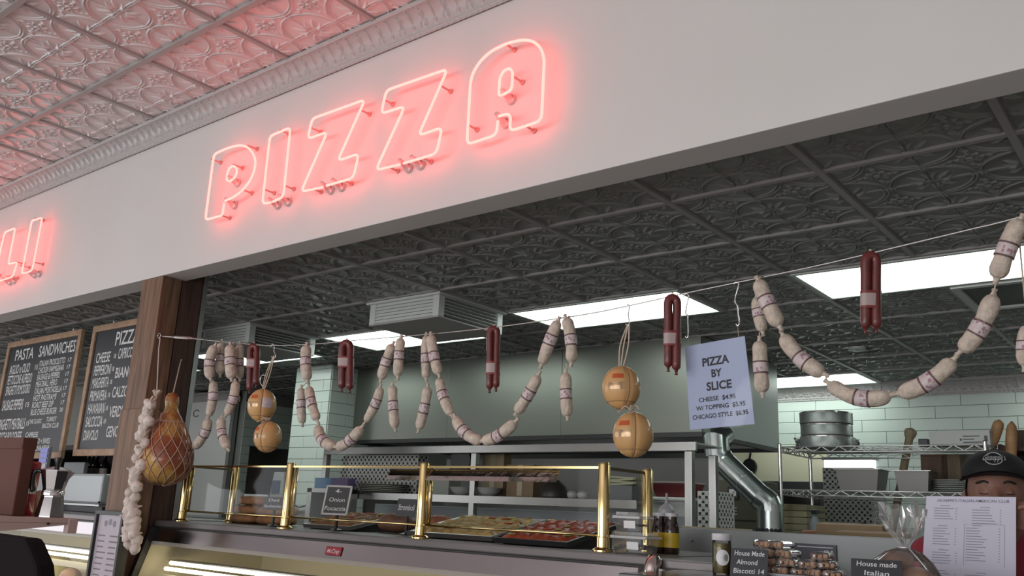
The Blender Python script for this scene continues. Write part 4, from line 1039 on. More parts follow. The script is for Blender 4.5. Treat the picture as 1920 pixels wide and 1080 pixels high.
def carton(px0, px1, py0, z0, y, d, mat, label, name='carton', cat='box', group=None, tape=None):
    a, b = at(px0,900,y=y)[0], at(px1,900,y=y)[0]; zt_ = at((px0+px1)/2,py0,y=y)[2]
    t = thing(name, label, cat, ((a+b)/2,y+d/2,z0), group)
    MB().box((a,y,z0),(b,y+d,zt_)).build('body', mat, t, bevel=.003)
    MB().box((a,y-.001,zt_-.004),(b,y+d,zt_+.002)).build('lid_flap', mat, t)
    if tape: MB().box(((a+b)/2-.02,y-.002,z0+.01),((a+b)/2+.02,y+.0,zt_)).build('tape', tape, t)
    return t
KRAFT = M('kraft_card', (.26,.19,.11), .8, var=.08, vscale=6)
carton(903,943,852,zmid+.001,4.50,.08,M('tan_card', (.34,.28,.18), .8),'tall tan carton on the overshelf right of the bowls',tape=M('packing_tape', (.45,.38,.26), .3))
carton(950,1000,872,zmid+.001,4.45,.14,KRAFT,'brown carton on the overshelf, widest of the two',tape=M('packing_tape', (.45,.38,.26), .3))
carton(790,842,878,zmid+.001,4.46,.12,M('pale_green_plastic', (.42,.47,.40), .5),'pale green stack of plastic lids behind the platters',name='lid_stack',cat='lids')
c = at(1040,900,y=4.42); t = thing('oil_jug', 'dark conical jug with a metal spout on the overshelf', 'jug', (c[0],4.42,zmid+.001))
MB().lathe([(.085,0),(.088,.01),(.07,.07),(.03,.105),(.018,.11)], (c[0],4.42,zmid+.001), 20).build('body', M('dark_jug', (.03,.028,.025), .4), t, smooth=True)
MB().lathe([(.012,.11),(.012,.16),(.006,.19)], (c[0],4.42,zmid+.001), 12).build('spout', CHROME, t, smooth=True)
for k, px in enumerate((1075,1094)):
    c = at(px,900,y=4.40); MB().lathe([(.02,0),(.034,.012),(.036,.03),(.026,.042),(.008,.047)], (c[0],4.40,zmid+.001), 16).build('ramekin', M('ramekin_white', (.5,.5,.47), .3), smooth=True, label='small pale ramekin on the overshelf, %s one' % ('left','right')[k], cat='bowl', group='ramekins on the overshelf')
c = at(862,860,y=4.34)
t = thing('frying_pan', 'black frying pan hanging below the overshelf beam', 'pan', (c[0],4.36,c[2]-.09))
MB().add(*(lambda n: ([(c[0]+.085*math.cos(2*PI*j/n), 4.345+dy, c[2]-.01+.085*math.sin(2*PI*j/n)) for dy in (0,.03) for j in range(n)], [tuple(range(n))[::-1], tuple(range(n,2*n))]+[(j,(j+1)%n,n+(j+1)%n,n+j) for j in range(n)]))(28)).build('dish', BLACKP, t, smooth=True, ang=.6)
MB().tube([(c[0],4.36,c[2]+.07),(c[0]+.02,4.36,c[2]+.09)], .008, 8).build('handle', BLACKP, t)

# pizza boxes with a checkered print
CHKW = M('box_white', (.62,.64,.60), .6); CHKB = M('check_print', (.02,.02,.022), .6)
def box_stack(px0, px1, y, d, zb, n, where, h=.044, sq=.021, ang=0):
    a, b = at(px0,950,y=y)[0], at(px1,950,y=y)[0]
    w = b-a; me = None
    mb = MB(); mb2 = MB(); m = int(w/(2*sq))
    for r in (0, 1):
        for i in range(m):
            u = a+.006+i*2*sq+r*sq
            if u+sq > b: continue
            mb.quad((u,y-.0006,zb+.003+r*(sq-.002)),(u+sq*.8,y-.0006,zb+.003+r*(sq-.002)),(u+sq*.8,y-.0006,zb+.003+r*(sq-.002)+sq*.72),(u,y-.0006,zb+.003+r*(sq-.002)+sq*.72))
        for i in range(int(d/(2*sq))):
            v = y+.006+i*2*sq+r*sq
            mb2.quad((b+.0006,v,zb+.003+r*(sq-.002)),(b+.0006,v+sq*.8,zb+.003+r*(sq-.002)),(b+.0006,v+sq*.8,zb+.003+r*(sq-.002)+sq*.72),(b+.0006,v,zb+.003+r*(sq-.002)+sq*.72))
    first = None
    for k in range(n):
        lab = 'checkered pizza box %s, %s' % (where, 'lowest in its stack' if k == 0 else 'topmost in its stack' if k == n-1 else ('second','third','fourth','fifth','sixth','seventh','eighth','ninth','tenth','eleventh','twelfth','thirteenth','fourteenth','fifteenth')[k-1]+' counted from the bottom')
        base = np.array([(a+b)/2, y+d/2, zb+k*(h+.0015)])
        if first is None:
            t = thing('pizza_box', lab, 'pizza box', base, 'stacked checkered pizza boxes')
            bo = MB().box((a,y,zb),(b,y+d,zb+h)).build('carton', CHKW, t, bevel=.0015); pr = mb.build('front_check_print', CHKB, t, kind='stuff'); pr2 = mb2.build('side_check_print', CHKB, t, kind='stuff'); first = (bo, pr, pr2)
        else:
            t = thing('pizza_box', lab, 'pizza box', base, 'stacked checkered pizza boxes')
            for o in first: dup(o, (0,0,0), t)
box_stack(632,778,4.50,.11,zmid+.001,6,'in the wide stack on the overshelf')
# oven, gauge box, flue
OL = M('olive_enamel', (.10,.095,.065), .45, var=.1, vscale=4)
t = thing('control_cabinet', 'dark olive control cabinet with a dial and vent slots beside the flue', 'cabinet', (-2.65, 5.8, 0))
a, b = at(1346,950,y=5.62)[0], at(1420,950,y=5.62)[0]
MB().box((a,5.62,.0),(b,5.98,at(1380,900,y=5.62)[2])).build('body', OL, t, bevel=.006)
g = at(1375,924,y=5.615)
MB().box((g[0]-.037,5.605,g[2]-.042),(g[0]+.037,5.619,g[2]+.042)).build('gauge_frame', BLACKP, t, bevel=.003)
MB().box((g[0]-.024,5.602,g[2]-.022),(g[0]+.024,5.6052,g[2]+.022)).build('gauge_dial', PAPER, t)
MB().obox((g[0]+.002,5.6015,g[2]-.002),(.010,0,.010),(0,.0003,0),(-.002,0,.002)).build('gauge_needle', INK, t)
for k in range(3):
    p = at(1375,952+k*6,y=5.618); MB().box((p[0]-.026,5.614,p[2]-.004),(p[0]+.026,5.62,p[2]+.004)).build('vent_slot', M('slot_pale', (.45,.46,.42), .4), t)
MB().box((a+.01,5.616,at(1380,976,y=5.62)[2]),(b-.01,5.62,at(1380,974,y=5.62)[2])).build('seam', BLACKM, t)
t = thing('pizza_oven', 'low steel-topped deck oven under the flue', 'oven', (-1.95, 5.4, 0))
MB().box((-2.5,5.02,0),(-1.25,5.58,CAMZ-.062)).build('body', STEEL_D, t, bevel=.005)
MB().box((-2.45,5.005,.9),(-1.3,5.02,1.25)).build('door', STEEL, t, bevel=.004)
box_stack(1308,1344,4.74,.23,.951,16,'in the narrow stack beside the control cabinet')
GALV = M('galvanised_duct', (.60,.66,.65), .26, metal=1.0, bump=.06, bscale=6)
t = thing('flue_pipe', 'shiny galvanised flue pipe elbowing down from the hood to the oven', 'duct', (-2.3,5.30,CAMZ-.06))
Yd = 5.30
A0, A1 = at(1342,826,y=Yd), at(1345,856,y=Yd); B0, B1 = at(1358,868,y=Yd), at(1425,932,y=Yd); C0, C1 = at(1443,958,y=Yd), at(1444,1003,y=Yd)
rad = 22.5/FPX*depth_of(B0)
MB().tube([A0+np.array([0,.09,.04]), A0, A1], [rad*1.12,rad*1.1,rad*1.05], 24).build('hood_collar', GALV, t, smooth=True, ang=.5)
MB().tube([A1*.5+B0*.5+np.array([0,0,.02]), B0, B1], rad, 24).build('sloping_pipe', GALV, t, smooth=True, ang=.5)
MB().tube(smooth_path([B1, B1*.3+C0*.7+np.array([.012,0,.018]), C0], 3), rad*1.03, 24).build('elbow', GALV, t, smooth=True, ang=.25)
C1[2] = CAMZ-.060
MB().tube([C0, (C0+C1)/2, C1], [rad*1.02,rad*1.02,rad*1.04], 24).build('stub_pipe', GALV, t, smooth=True, ang=.5)
d = (B1-B0)/np.linalg.norm(B1-B0)
for s in (.0,.55): q = B0*(1-s)+B1*s; MB().tube([q-d*.006,q+d*.006], rad*1.05, 24).build('joint_ring', GALV, t, smooth=True, ang=.5)
for k in range(9):
    th = -PI/2-.15+(k-4)*.33; q = C1+np.array([rad*1.02*math.cos(th), rad*1.02*math.sin(th), .035]); nn = np.array([math.cos(th),math.sin(th),0])
    MB().tube([q, q+nn*.004], .013, 12).build('vent_hole', BLACKM, t)

# wire shelving
WX0, WX1, WY0, WY1 = -2.315, -1.085, 5.75, 6.30
z1, z2 = CAMZ+.512, CAMZ+.236
t = thing('wire_shelving', 'chrome wire shelving unit in front of the tiled wall', 'shelving', ((WX0+WX1)/2,(WY0+WY1)/2,0))
for x in (WX0, WX1):
    for y in (WY0, WY1):
        MB().tube([(x,y,0),(x,y,z1+.018)], .0125, 12).lathe([(.014,z1+.018),(.008,z1+.024)], (x,y,0), 12).build('post', CHROME, t, smooth=True, ang=.6)
def truss(mb, p, q, z, h, n):
    p, q = np.array(p, float), np.array(q, float)
    mb.tube([(*p,z),(*q,z)], .0052, 6).tube([(*p,z-h),(*q,z-h)], .0052, 6)
    Z = []
    for i in range(2*n+1):
        s = i/(2*n); Z.append((*(p*(1-s)+q*s), z if i % 2 else z-h))
    mb.tube(Z, .0038, 5)
for z, nm in ((z1,'upper_wire_shelf'),(z2,'lower_wire_shelf')):
    mb = MB()
    truss(mb, (WX0,WY0), (WX1,WY0), z, .034, 11); truss(mb, (WX0,WY1), (WX1,WY1), z, .034, 11); truss(mb, (WX0,WY0), (WX0,WY1), z, .032, 6); truss(mb, (WX1,WY0), (WX1,WY1), z, .032, 6)
    for i in range(1, 24): xx = WX0+(WX1-WX0)*i/24; mb.tube([(xx,WY0,z+.002),(xx,WY1,z+.002)], .0016, 4)
    for i in range(1, 4): yy = WY0+(WY1-WY0)*i/4; mb.tube([(WX0,yy,z-.004),(WX1,yy,z-.004)], .003, 5)
    mb.build(nm, M('bright_wire', (.78,.78,.77), .3, metal=.8), t, smooth=True, kind='stuff')
# things on the shelving
c = at(1551,838,y=5.98); zc = z1+.006
TINM = M('grey_tin', (.36,.39,.38), .38, metal=.7)
for k, (r, h, lab) in enumerate(((.172,.078,'bottom round grey tin on the wire shelving, wrapped in film'),(.166,.078,'middle round grey tin on the wire shelving'),(.170,.080,'top round grey tin on the wire shelving'))):
    t = thing('round_tin', lab, 'tin', (c[0],5.98,zc), 'round tins stacked on the wire shelving')
    MB().lathe([(r*.98,0),(r,.004),(r,h-.008),(r*.985,h-.002)], (c[0],5.98,zc), 36).build('tin', TINM, t, smooth=True, ang=.5)
    MB().lathe([(r*1.012,h-.012),(r*1.012,h-.004)], (c[0],5.98,zc), 36).build('rolled_rim', CHROME, t, smooth=True, ang=.5)
    if k == 0:
        MB().grid([[(c[0]+(r+.025+.02*math.sin(j*1.7+i))*math.cos(2*PI*j/30), 5.98+(r+.025+.015*math.cos(j*2.3))*math.sin(2*PI*j/30), zc+.001+h*.85*i/4) for j in range(31)] for i in range(5)]).build('plastic_wrap', WRAP, t, smooth=True)
    zc += h+.001
def steel_pan(px, y, w, d, h, label):
    c = at(px,900,y=y); z = z2+.005; x = c[0]; a, b = w/2, d/2
    t = thing('steel_pan', label, 'pan', (x,y,z), 'deep steel pans on the wire shelving')
    V = []
    for zz, k in ((0,.84),(h,1.0),(h,.965),(.006,.81)): V += [(x-a*k,y-b*k,z+zz),(x+a*k,y-b*k,z+zz),(x+a*k,y+b*k,z+zz),(x-a*k,y+b*k,z+zz)]
    F = [(3,2,1,0)]+[(4*l+i,4*l+(i+1)%4,4*l+4+(i+1)%4,4*l+4+i) for l in range(3) for i in range(4)]+[(12,13,14,15)]
    MB().add(V, F).build('pan', M('hotel_pan', (.24,.23,.225), .4, metal=.8), t, bevel=.006)
    MB().box((x-a-.014,y-b-.014,z+h-.003),(x+a+.014,y-b+.006,z+h)).box((x-a-.014,y+b-.006,z+h-.003),(x+a+.014,y+b+.014,z+h)).box((x-a-.014,y-b+.006,z+h-.003),(x-a+.006,y+b-.006,z+h)).box((x+a-.006,y-b+.006,z+h-.003),(x+a+.014,y+b-.006,z+h)).build('rim', STEEL, t)
    return t
steel_pan(1617,5.93,.27,.22,.135,'deep steel pan on the lower wire shelf below the round tins')
steel_pan(1718,5.90,.20,.20,.125,'deep steel pan on the lower wire shelf next to the plates')
for k in range(6):
    c = at(1790,920,y=5.92); MB().lathe([(.06,0),(.115,.008),(.12,.010),(.115,.012),(.06,.004)], (c[0],5.92,z2+.005+k*.0125), 28).build('plate', M('white_china', (.62,.63,.60), .2), smooth=True, ang=.8, label='white plate on the lower wire shelf, %s in the pile' % ('lowest','second','third','fourth','fifth','topmost')[k], cat='plate', group='white plates on the wire shelving')
# white printed carton on the upper shelf
a, b = at(1742,820,y=5.86)[0], at(1856,820,y=5.86)[0]; zt_ = at(1800,808,y=5.86)[2]
t = thing('white_carton', 'flat white printed carton lying on the upper wire shelf', 'box', ((a+b)/2,5.95,z1+.005))
MB().box((a,5.86,z1+.005),(b,6.06,zt_)).build('carton', M('carton_white', (.50,.50,.49), .6), t, bevel=.002)
mb = MB(); 
for k in range(4): mb.box((b-.145,5.8585,zt_-.035-k*.018),(b-.145+[.09,.06,.10,.05][k],5.8595,zt_-.029-k*.018))
mb.box((b-.03,5.8585,z1+.03),(b-.012,5.8595,zt_-.03)); mb.box((b-.163,5.8585,zt_-.058),(b-.151,5.8595,zt_-.046))
mb.build('print', M('grey_print', (.10,.10,.11), .6), t)
c = at(1733,830,y=5.9); MB().box((c[0]-.03,5.88,z1+.005),(c[0]+.025,5.94,z1+.052)).build('small_box', BLACKP, label='small black box left of the white carton on the upper wire shelf', cat='box', bevel=.004)
# wooden pole behind the shelving
p0, p1 = at(1708,806,y=6.40), at(1694,880,y=6.40); d = (p0-p1)/np.linalg.norm(p0-p1)
foot = p0-d*(p0[2]/d[2])
MB().tube([foot, p0-d*.06, p0-d*.045, p0-d*.02, p0, p0+d*.012], [.024,.026,.034,.042,.036,.012], 14).build('wooden_pole', WOOD('pale_wood', (.30,.24,.15), (.42,.34,.22)), smooth=True, ang=.8, label='knobbed wooden pole leaning up behind the wire shelving', cat='pole')
# baguettes in a dark wooden rack
a = at(1880,850,y=6.15)[0]+.06; zr_ = at(1890,835,y=6.1)[2]
t = thing('bread_rack', 'dark brown wooden bread rack at the right frame edge', 'rack', (a+.18,6.2,0))
DW = WOOD('dark_rack_wood', (.05,.025,.018), (.10,.055,.035))
MB().box((a-.06,6.02,0),(a-.04,6.40,zr_+.0)).box((a+.48,6.02,0),(a+.50,6.40,zr_)).build('side', DW, t)
for k, z in enumerate((zr_-.02, zr_-.32, zr_-.62, zr_-.92)): MB().box((a-.04,6.02,z-.02),(a+.48,6.40,z)).build('shelf', DW, t)
MB().box((a-.04,6.385,0),(a+.48,6.40,zr_+.12)).build('back_board', DW, t)
for k, (p, q, lab) in enumerate((((1858,848),(1874,787),'baguette standing nearest the white carton'),((1882,848),(1897,790),'baguette standing at the far right by the rack'))):
    P, Q = at(*p, y=5.955), at(*q, y=5.955); P[2] = z1+.006
    if k:
        P[0] += .01; P[2] = z1-.2
        bt = thing('bread_basket', 'tall narrow basket stand holding the right-hand baguette', 'basket', (P[0],5.955,0))
        MB().box((P[0]-.048,5.908,0),(P[0]+.048,6.002,z1-.2)).build('stand', DW, bt, bevel=.004)
        for q0, q1 in (((P[0]-.048,5.908),(P[0]-.042,6.002)),((P[0]+.042,5.908),(P[0]+.048,6.002)),((P[0]-.042,5.908),(P[0]+.042,5.914)),((P[0]-.042,5.996),(P[0]+.042,6.002))):
            MB().box((*q0,z1-.2),(*q1,z1-.14)).build('basket_side', DW, bt)
    ts = np.linspace(0,1,14); path = [P*(1-s)+Q*s+np.array([.004*math.sin(s*3),0,0]) for s in ts]
    MB().tube(path, [.032*math.sqrt(max(.03,1-(2*s-1)**6)) for s in ts], 12).build('baguette', M('baguette_crust', (.36,.20,.09), .55, var=.3, vscale=14), smooth=True, label=lab, cat='baguette', group='baguettes at the end of the wire shelving')
# wooden boards stacked behind
for k, (px, w, col) in enumerate(((1752,.16,(.10,.05,.03)),(1790,.15,(.16,.12,.07)),(1822,.13,(.14,.12,.08)))):
    c = at(px,880,y=6.21); MB().obox((c[0],6.215,z2+.135),(w/2,0,0),(0,.009,0),(0,.010,.125)).build('wooden_board', WOOD('board_wood_%d' % k, tuple(v*.8 for v in col), tuple(v*1.3 for v in col)), label='brown wooden board leaning at the back of the lower wire shelf, %s' % ('left one','middle one','right one')[k], cat='board', group='wooden boards on the wire shelving')
# low shelf goods seen through the shelving
t = thing('back_counter', 'long back counter below the tiled wall', 'counter', (-1.6,7.5,0))
MB().box((-3.4,7.05,0),(.6,7.945,CAMZ-.10)).build('cabinet', STEEL_D, t); MB().box((-3.4,7.03,CAMZ-.10),(.6,7.945,CAMZ-.08)).build('top', STEEL, t)
zb = CAMZ-.08
box_stack(1545,1640,7.08,.32,zb,12,'in the tall stack on the back counter')
a, b = at(1470,900,y=7.15)[0], at(1546,900,y=7.15)[0]
t = thing('black_oven', 'black countertop oven on the back counter behind the wire shelving', 'oven', ((a+b)/2,7.4,zb))
MB().box((a-.35,7.15,zb),(b,7.6,CAMZ+.36)).build('body', M('black_enamel', (.02,.024,.024), .3), t, bevel=.008)
MB().box((a-.3,7.14,zb+.05),(b-.05,7.15,CAMZ+.25)).build('door', M('oven_door_glass', (.012,.012,.013), .1), t)
MB().tube([(a-.3,7.11,CAMZ+.28),(b-.05,7.11,CAMZ+.28)], .008, 8).build('handle', CHROME, t)
p, q = at(1388,850,y=7.9), at(1560,884,y=7.9)
MB().box((p[0]-.15,7.925,q[2]-.1),(q[0]-.05,7.944,p[2]+.06)).build('wall_panel', M('cream_panel_lit', (.84,.79,.58), .5), label='cream panel on the back wall beside the hood', cat='panel')  # cream lightened to carry the window light falling on the wall
p, q = at(1548,863,y=7.9), at(1640,880,y=7.9)
t = thing('wall_light', 'glowing white strip light on the back wall above the pizza boxes', 'light', ((p[0]+q[0])/2,7.92,q[2]))
MB().box((p[0],7.86,q[2]),(q[0],7.944,p[2])).build('diffuser', M('strip_light_glow', (.8,.82,.85), .4, emit=1.1, ecol=(.92,.96,1)), t)
MB().box((p[0]-.02,7.86,p[2]),(q[0]+.02,7.944,p[2]+.025)).build('hood', STEEL_D, t)
c = at(1560,880,y=7.3)
for k in range(5):
    a, b = at(1474,950,y=5.30)[0]+.12, at(1530,950,y=5.30)[0]+.12
for k in range(5):
    c = at(1500,950,y=6.0); MB().box((c[0]-.14,5.85,CAMZ-.060+k*.042+.0),(c[0]+.10,6.2,CAMZ-.060+k*.042+.039)).build('cream_box', M('cream_box_card', (.42,.38,.24), .6), bevel=.003, label='flat cream box under the wire shelf, %s' % ('lowest','second from below','middle','second from top','topmost')[k], cat='box', group='flat cream boxes under the wire shelf')
MB().box((-2.28,5.78,0),(-1.12,6.27,CAMZ-.062)).build('undercounter_fridge', STEEL_D, label='steel undercounter fridge below the wire shelves', cat='fridge', bevel=.006)
c = at(1528,985,y=5.78); t = thing('spray_bottle', 'grey spray bottle under the wire shelf', 'bottle', (c[0],5.78,CAMZ-.060))
MB().lathe([(.032,0),(.034,.01),(.034,.10),(.014,.135),(.014,.15)], (c[0],5.78,CAMZ-.060), 16).build('body', M('grey_bottle', (.25,.28,.30), .4), t, smooth=True, ang=.7)
MB().box((c[0]-.012,5.75,CAMZ+.088),(c[0]+.03,5.80,CAMZ+.115)).build('spray_head', BLACKP, t, bevel=.004)
c = at(1620,985,y=5.82)
FOIL = M('black_foil', (.03,.035,.035), .25, metal=.6)
rn = random.Random(5); V = [[(c[0]-.20+.42*i/16, 5.74+.26*j/10, CAMZ-.058+(.10*math.sin(PI*i/16)**.7*math.sin(PI*j/10)**.7+rn.uniform(-.014,.014))*(1 if 0<i<16 and 0<j<10 else 0)) for j in range(11)] for i in range(17)]
MB().grid(V).build('crumpled_bag', FOIL, label='crumpled shiny black bag under the wire shelf', cat='bag')
c = at(1541,955,y=5.72); t = thing('herb_sprig', 'green herb sprig standing by the spray bottle', 'herb', (c[0],5.84,CAMZ-.060))
mb = MB(); rn = random.Random(9)
LEAF = M('herb_leaf', (.10,.20,.05), .5)
for k in range(18):
    th = rn.uniform(0,6.28); z = rn.uniform(.03,.15); r = rn.uniform(.01,.05); q = np.array([c[0]+r*math.cos(th), 5.84+r*math.sin(th)*.6, CAMZ-.06+z]); dd = np.array([math.cos(th),math.sin(th),.4])*.022; ss = np.array([-math.sin(th),math.cos(th),0])*.009
    MB().add([q, q+dd*.5+ss, q+dd, q+dd*.5-ss, q+dd*.5+np.array([0,0,.004])],[(0,1,4),(1,2,4),(2,3,4),(3,0,4)]).build('leaf', LEAF, t)
MB().tube([(c[0],5.84,CAMZ-.06),(c[0]+.004,5.84,CAMZ+.09)], .003, 6).build('stem', LEAF, t)

# walk-in cooler panel, doorway gear left of the pillar
t = thing('walk_in_cooler', 'white walk-in cooler wall with a small emblem, left of the tiled wall', 'cooler', (-9.5,6.3,0))
zc_ = at(400,753,y=5.96)[2]
MB().box((-10.5,5.92,0),(-8.86,5.975,zc_)).build('front_panel', M('cooler_white', (.86,.88,.87), .35), t, bevel=.006)
MB().box((-8.86,5.92,0),(-8.80,5.975,zc_)).build('corner_trim', STEEL_D, t)
p = at(368,775,y=5.915); MB().tube([p+np.array([.06*math.cos(a),0,.04*math.sin(a)]) for a in np.linspace(.6,5.6,14)], .006, 6).build('emblem', M('emblem_grey', (.2,.2,.21), .4), t)
t = thing('steel_sink', 'steel counter with a leaning tray behind the left glass', 'counter', (-7.6,5.4,0))
MB().box((-9.2,5.2,0),(-6.75,5.8,1.30)).build('cabinet', STEEL_D, t); MB().box((-9.2,5.16,1.30),(-6.75,5.8,1.34)).build('top', STEEL, t)
c = at(533,890,y=5.5); t = thing('grey_machine', 'light grey countertop machine near the dark doorway', 'machine', (c[0],5.5,1.34))
MB().prism([(c[0]-.13,5.42,1.34),(c[0]+.13,5.42,1.34),(c[0]+.10,5.42,1.80),(c[0]-.06,5.42,1.80)], (0,.16,0)).build('body', M('machine_grey', (.45,.48,.48), .4), t, bevel=.01)
MB().box((c[0]-.06,5.41,1.6),(c[0]+.06,5.42,1.72)).build('screen', M('machine_screen', (.10,.13,.2), .2), t)
c = at(480,905,y=5.4); MB().obox((c[0],5.40,1.345+.12),(.16,.02,0),(0,.008,0),(-.0,.02,.118)).build('paper_sheet', PAPER, label='pale sheet leaning on the steel counter behind the left glass', cat='paper')
t = thing('blue_carton', 'blue and purple film carton at the left end of the overshelf', 'box', at(615,912,y=4.2))
a, b = at(590,905,y=4.18)[0], at(652,905,y=4.18)[0]; zA, zB = at(620,916,y=4.18)[2], at(620,896,y=4.18)[2]
MB().box((a,4.18,zA),((a+b)/2,4.25,zB)).build('blue_end', M('carton_blue', (.05,.20,.36), .4), t, bevel=.002)
MB().box(((a+b)/2+.0005,4.18,zA),(b,4.25,zB)).build('purple_end', M('carton_purple', (.10,.07,.20), .4), t, bevel=.002)
MB().box((a,4.12,.95),(a+.05,4.28,zA-.001)).box((b-.05,4.12,.95),(b,4.28,zA-.001)).box((a,4.12,zA-.03),(b,4.28,zA-.001)).build('stand', STEEL_D, t)
p0, p1 = at(552,940,y=4.6), at(600,925,y=4.6)
MB().tube(smooth_path([at(549,945,y=5.08),at(560,951,y=5.08),at(575,947,y=5.08),at(588,938,y=5.07),at(594,925,y=5.09)], 6), .007, 6).build('power_cable', BLACKP, smooth=True, label='black cable looping on the tiled pillar', cat='cable')
# ingredient bin, red tub, squeeze bottle, hanging pan near the right end of the line
a, b = at(1214,950,y=4.76)[0], at(1300,950,y=4.76)[0]; zt_ = at(1250,932,y=4.76)[2]
t = thing('ingredient_bin', 'tall white ingredient bin on the prep table under the red tub', 'bin', ((a+b)/2,4.85,.951))
MB().prism([(a+.03,4.76,.951),(b-.03,4.76,.951),(b-.03,4.95,.951),(a+.03,4.95,.951)], (0,0,zt_-.951-.02)).build('body', M('bin_white', (.60,.62,.60), .4), t, bevel=.02)
MB().box((a+.015,4.745,zt_-.022),(b-.015,4.965,zt_)).build('lid', M('bin_white', (.60,.62,.60), .4), t, bevel=.008)
t = thing('red_tub', 'dark red plastic tub standing on the white ingredient bin', 'tub', ((a+b)/2,4.85,zt_))
h = at(1250,906,y=4.76)[2]-zt_
V = [(a+.045,4.78,zt_+.001),(b-.045,4.78,zt_+.001),(b-.045,4.93,zt_+.001),(a+.045,4.93,zt_+.001),(a+.02,4.76,zt_+h),(b-.02,4.76,zt_+h),(b-.02,4.95,zt_+h),(a+.02,4.95,zt_+h)]
MB().add(V, [(3,2,1,0),(4,5,6,7),(0,1,5,4),(1,2,6,5),(2,3,7,6),(3,0,4,7)]).build('body', M('tub_red', (.13,.018,.020), .4), t, bevel=.006)
MB().box((a+.012,4.75,zt_+h),(b-.012,4.96,zt_+h+.010)).build('rim', M('tub_rim', (.30,.24,.24), .4), t, bevel=.003)
c = at(1250,990,y=3.10); t = thing('squeeze_bottle', 'squeeze bottle of dark sauce behind the yellow-labelled bottles', 'bottle', (c[0],3.10,ZT))
MB().lathe([(.030,0),(.032,.005),(.032,.125),(.030,.132)], (c[0],3.10,ZT+.0005), 18).build('body', M('dark_purple_sauce', (.07,.045,.055), .35), t, smooth=True, ang=.6)
MB().lathe([(.031,.132),(.031,.150),(.020,.165),(.007,.175),(.004,.212)], (c[0],3.10,ZT+.0005), 16).build('nozzle_cap', M('cap_lilac', (.50,.50,.54), .4), t, smooth=True, ang=.6)
c = at(1404,872,y=7.88); t = thing('wall_pan', 'small black pan hanging by its handle on the cream wall panel', 'pan', (c[0],7.90,c[2]-.07))
n = 24; V = [(c[0]+.066*math.cos(2*PI*j/n), yy, c[2]-.012+.072*math.sin(2*PI*j/n)) for yy in (7.885,7.918) for j in range(n)]
MB().add(V, [tuple(range(n))[::-1], tuple(range(n,2*n))]+[(j,(j+1)%n,n+(j+1)%n,n+j) for j in range(n)]).build('dish', BLACKP, t, smooth=True, ang=.6)
MB().tube([(c[0],7.90,c[2]+.055),(c[0]+.012,7.90,c[2]+.12),(c[0]+.018,7.90,c[2]+.16)], .009, 8).build('handle', BLACKP, t, smooth=True)
c = at(1178,905,y=4.48)
t = thing('paper_stack', 'pale yellow-green stack of deli paper near the right brass post', 'paper', (c[0],4.48,zmid))
MB().box((c[0]-.11,4.42,zmid+.001),(c[0]+.06,4.54,zmid+.085)).build('grey_box', M('slate_box', (.20,.22,.22), .5), t, bevel=.004)
for k in range(4): MB().obox((c[0]-.02,4.48,zmid+.092+k*.012),(.085,.01*(k%2),.004*(-1)**k),(-.01*(k%2),.055,0),(0,0,.005)).build('sheet_pile', M('deli_paper', (.52,.55,.36), .7), t)
# ------------------------------------------------------------------ right-hand pastry counter
t = thing('grey_partition', 'plain grey half-height panel behind the biscotti counter', 'panel', (-1.1, 3.3, 0))
xa, xb = at(1272,989,y=3.30)[0], .35
zp = at(1272,989,y=3.30)[2]
MB().box((xa,3.30,0),(xb,3.335,zp)).build('panel', M('partition_grey', (.36,.395,.40), .4), t, bevel=.004)
MB().box((xa-.012,3.296,0),(xa,3.338,zp+.002)).build('edge_strip', STEEL, t)
for k in range(2): MB().lathe([(.008,0),(.006,.004)], (xa+.06,3.296,zp-.05-k*.0), 10).build('screw', CHROME, t)
p, q = at(1490,1018,y=3.297), at(1570,1056,y=3.297)
lbl = MB().box((p[0],3.292,q[2]),(q[0],3.2995,p[2])).build('notice', M('navy_notice', (.015,.018,.04), .4), t)
MB().text('SI', (q[0]-.03,3.2915,q[2]+.018), (1,0,0), (0,0,1), .024, .035, bold=.01).box((p[0]+.012,3.2912,p[2]-.012),(q[0]-.012,3.2918,p[2]-.009)).build('notice_lettering', CHALK, lbl)
# pizza peels lying on the ledge behind the panel
MB().box((xa,3.337,0),(xb,3.75,zp-.022)).build('ledge_cabinet', STEEL_D, label='steel ledge cabinet behind the grey panel', cat='cabinet', bevel=.004)
def peel(h0, h1, b, label, mat):
    H0, H1, B = np.array(h0), np.array(h1), np.array(b)
    t = thing('pizza_peel', label, 'peel', (H0+B)/2*1.0, 'pizza peels on the ledge')
    MB().tube([H0, H0*.98+H1*.02, H1], [.012,.015,.014], 12).build('handle', mat, t, smooth=True)
    d = (B-H1)/np.linalg.norm(B-H1); s = np.array([-d[1], d[0], 0])
    MB().prism([H1-s*.03+d*.0, H1+d*.06-s*.085, B-s*.085, B+s*.085, H1+d*.06+s*.085, H1+s*.03], (0,0,.003)).build('blade', STEEL, t)
    return t
zL = zp-.022+.0135
a = at(1276,986,y=3.42); b = at(1410,991,y=3.45)
peel((a[0],3.42,zL),(b[0],3.45,zL),(b[0]+.24,3.47,zL-.01),'pale-handled pizza peel lying along the ledge',WOOD('peel_pale', (.36,.30,.20), (.46,.39,.27), stretch=(.6,8,8)))
a = at(1568,984,y=3.66); b = at(1505,998,y=3.645)
peel((a[0],3.66,zL+.012),(b[0],3.645,zL+.006),(b[0]-.20,3.64,zL-.008),'brown-handled pizza peel beside the cardboard boxes',WOOD('peel_brown', (.22,.09,.05), (.32,.14,.08), stretch=(.6,8,8)))
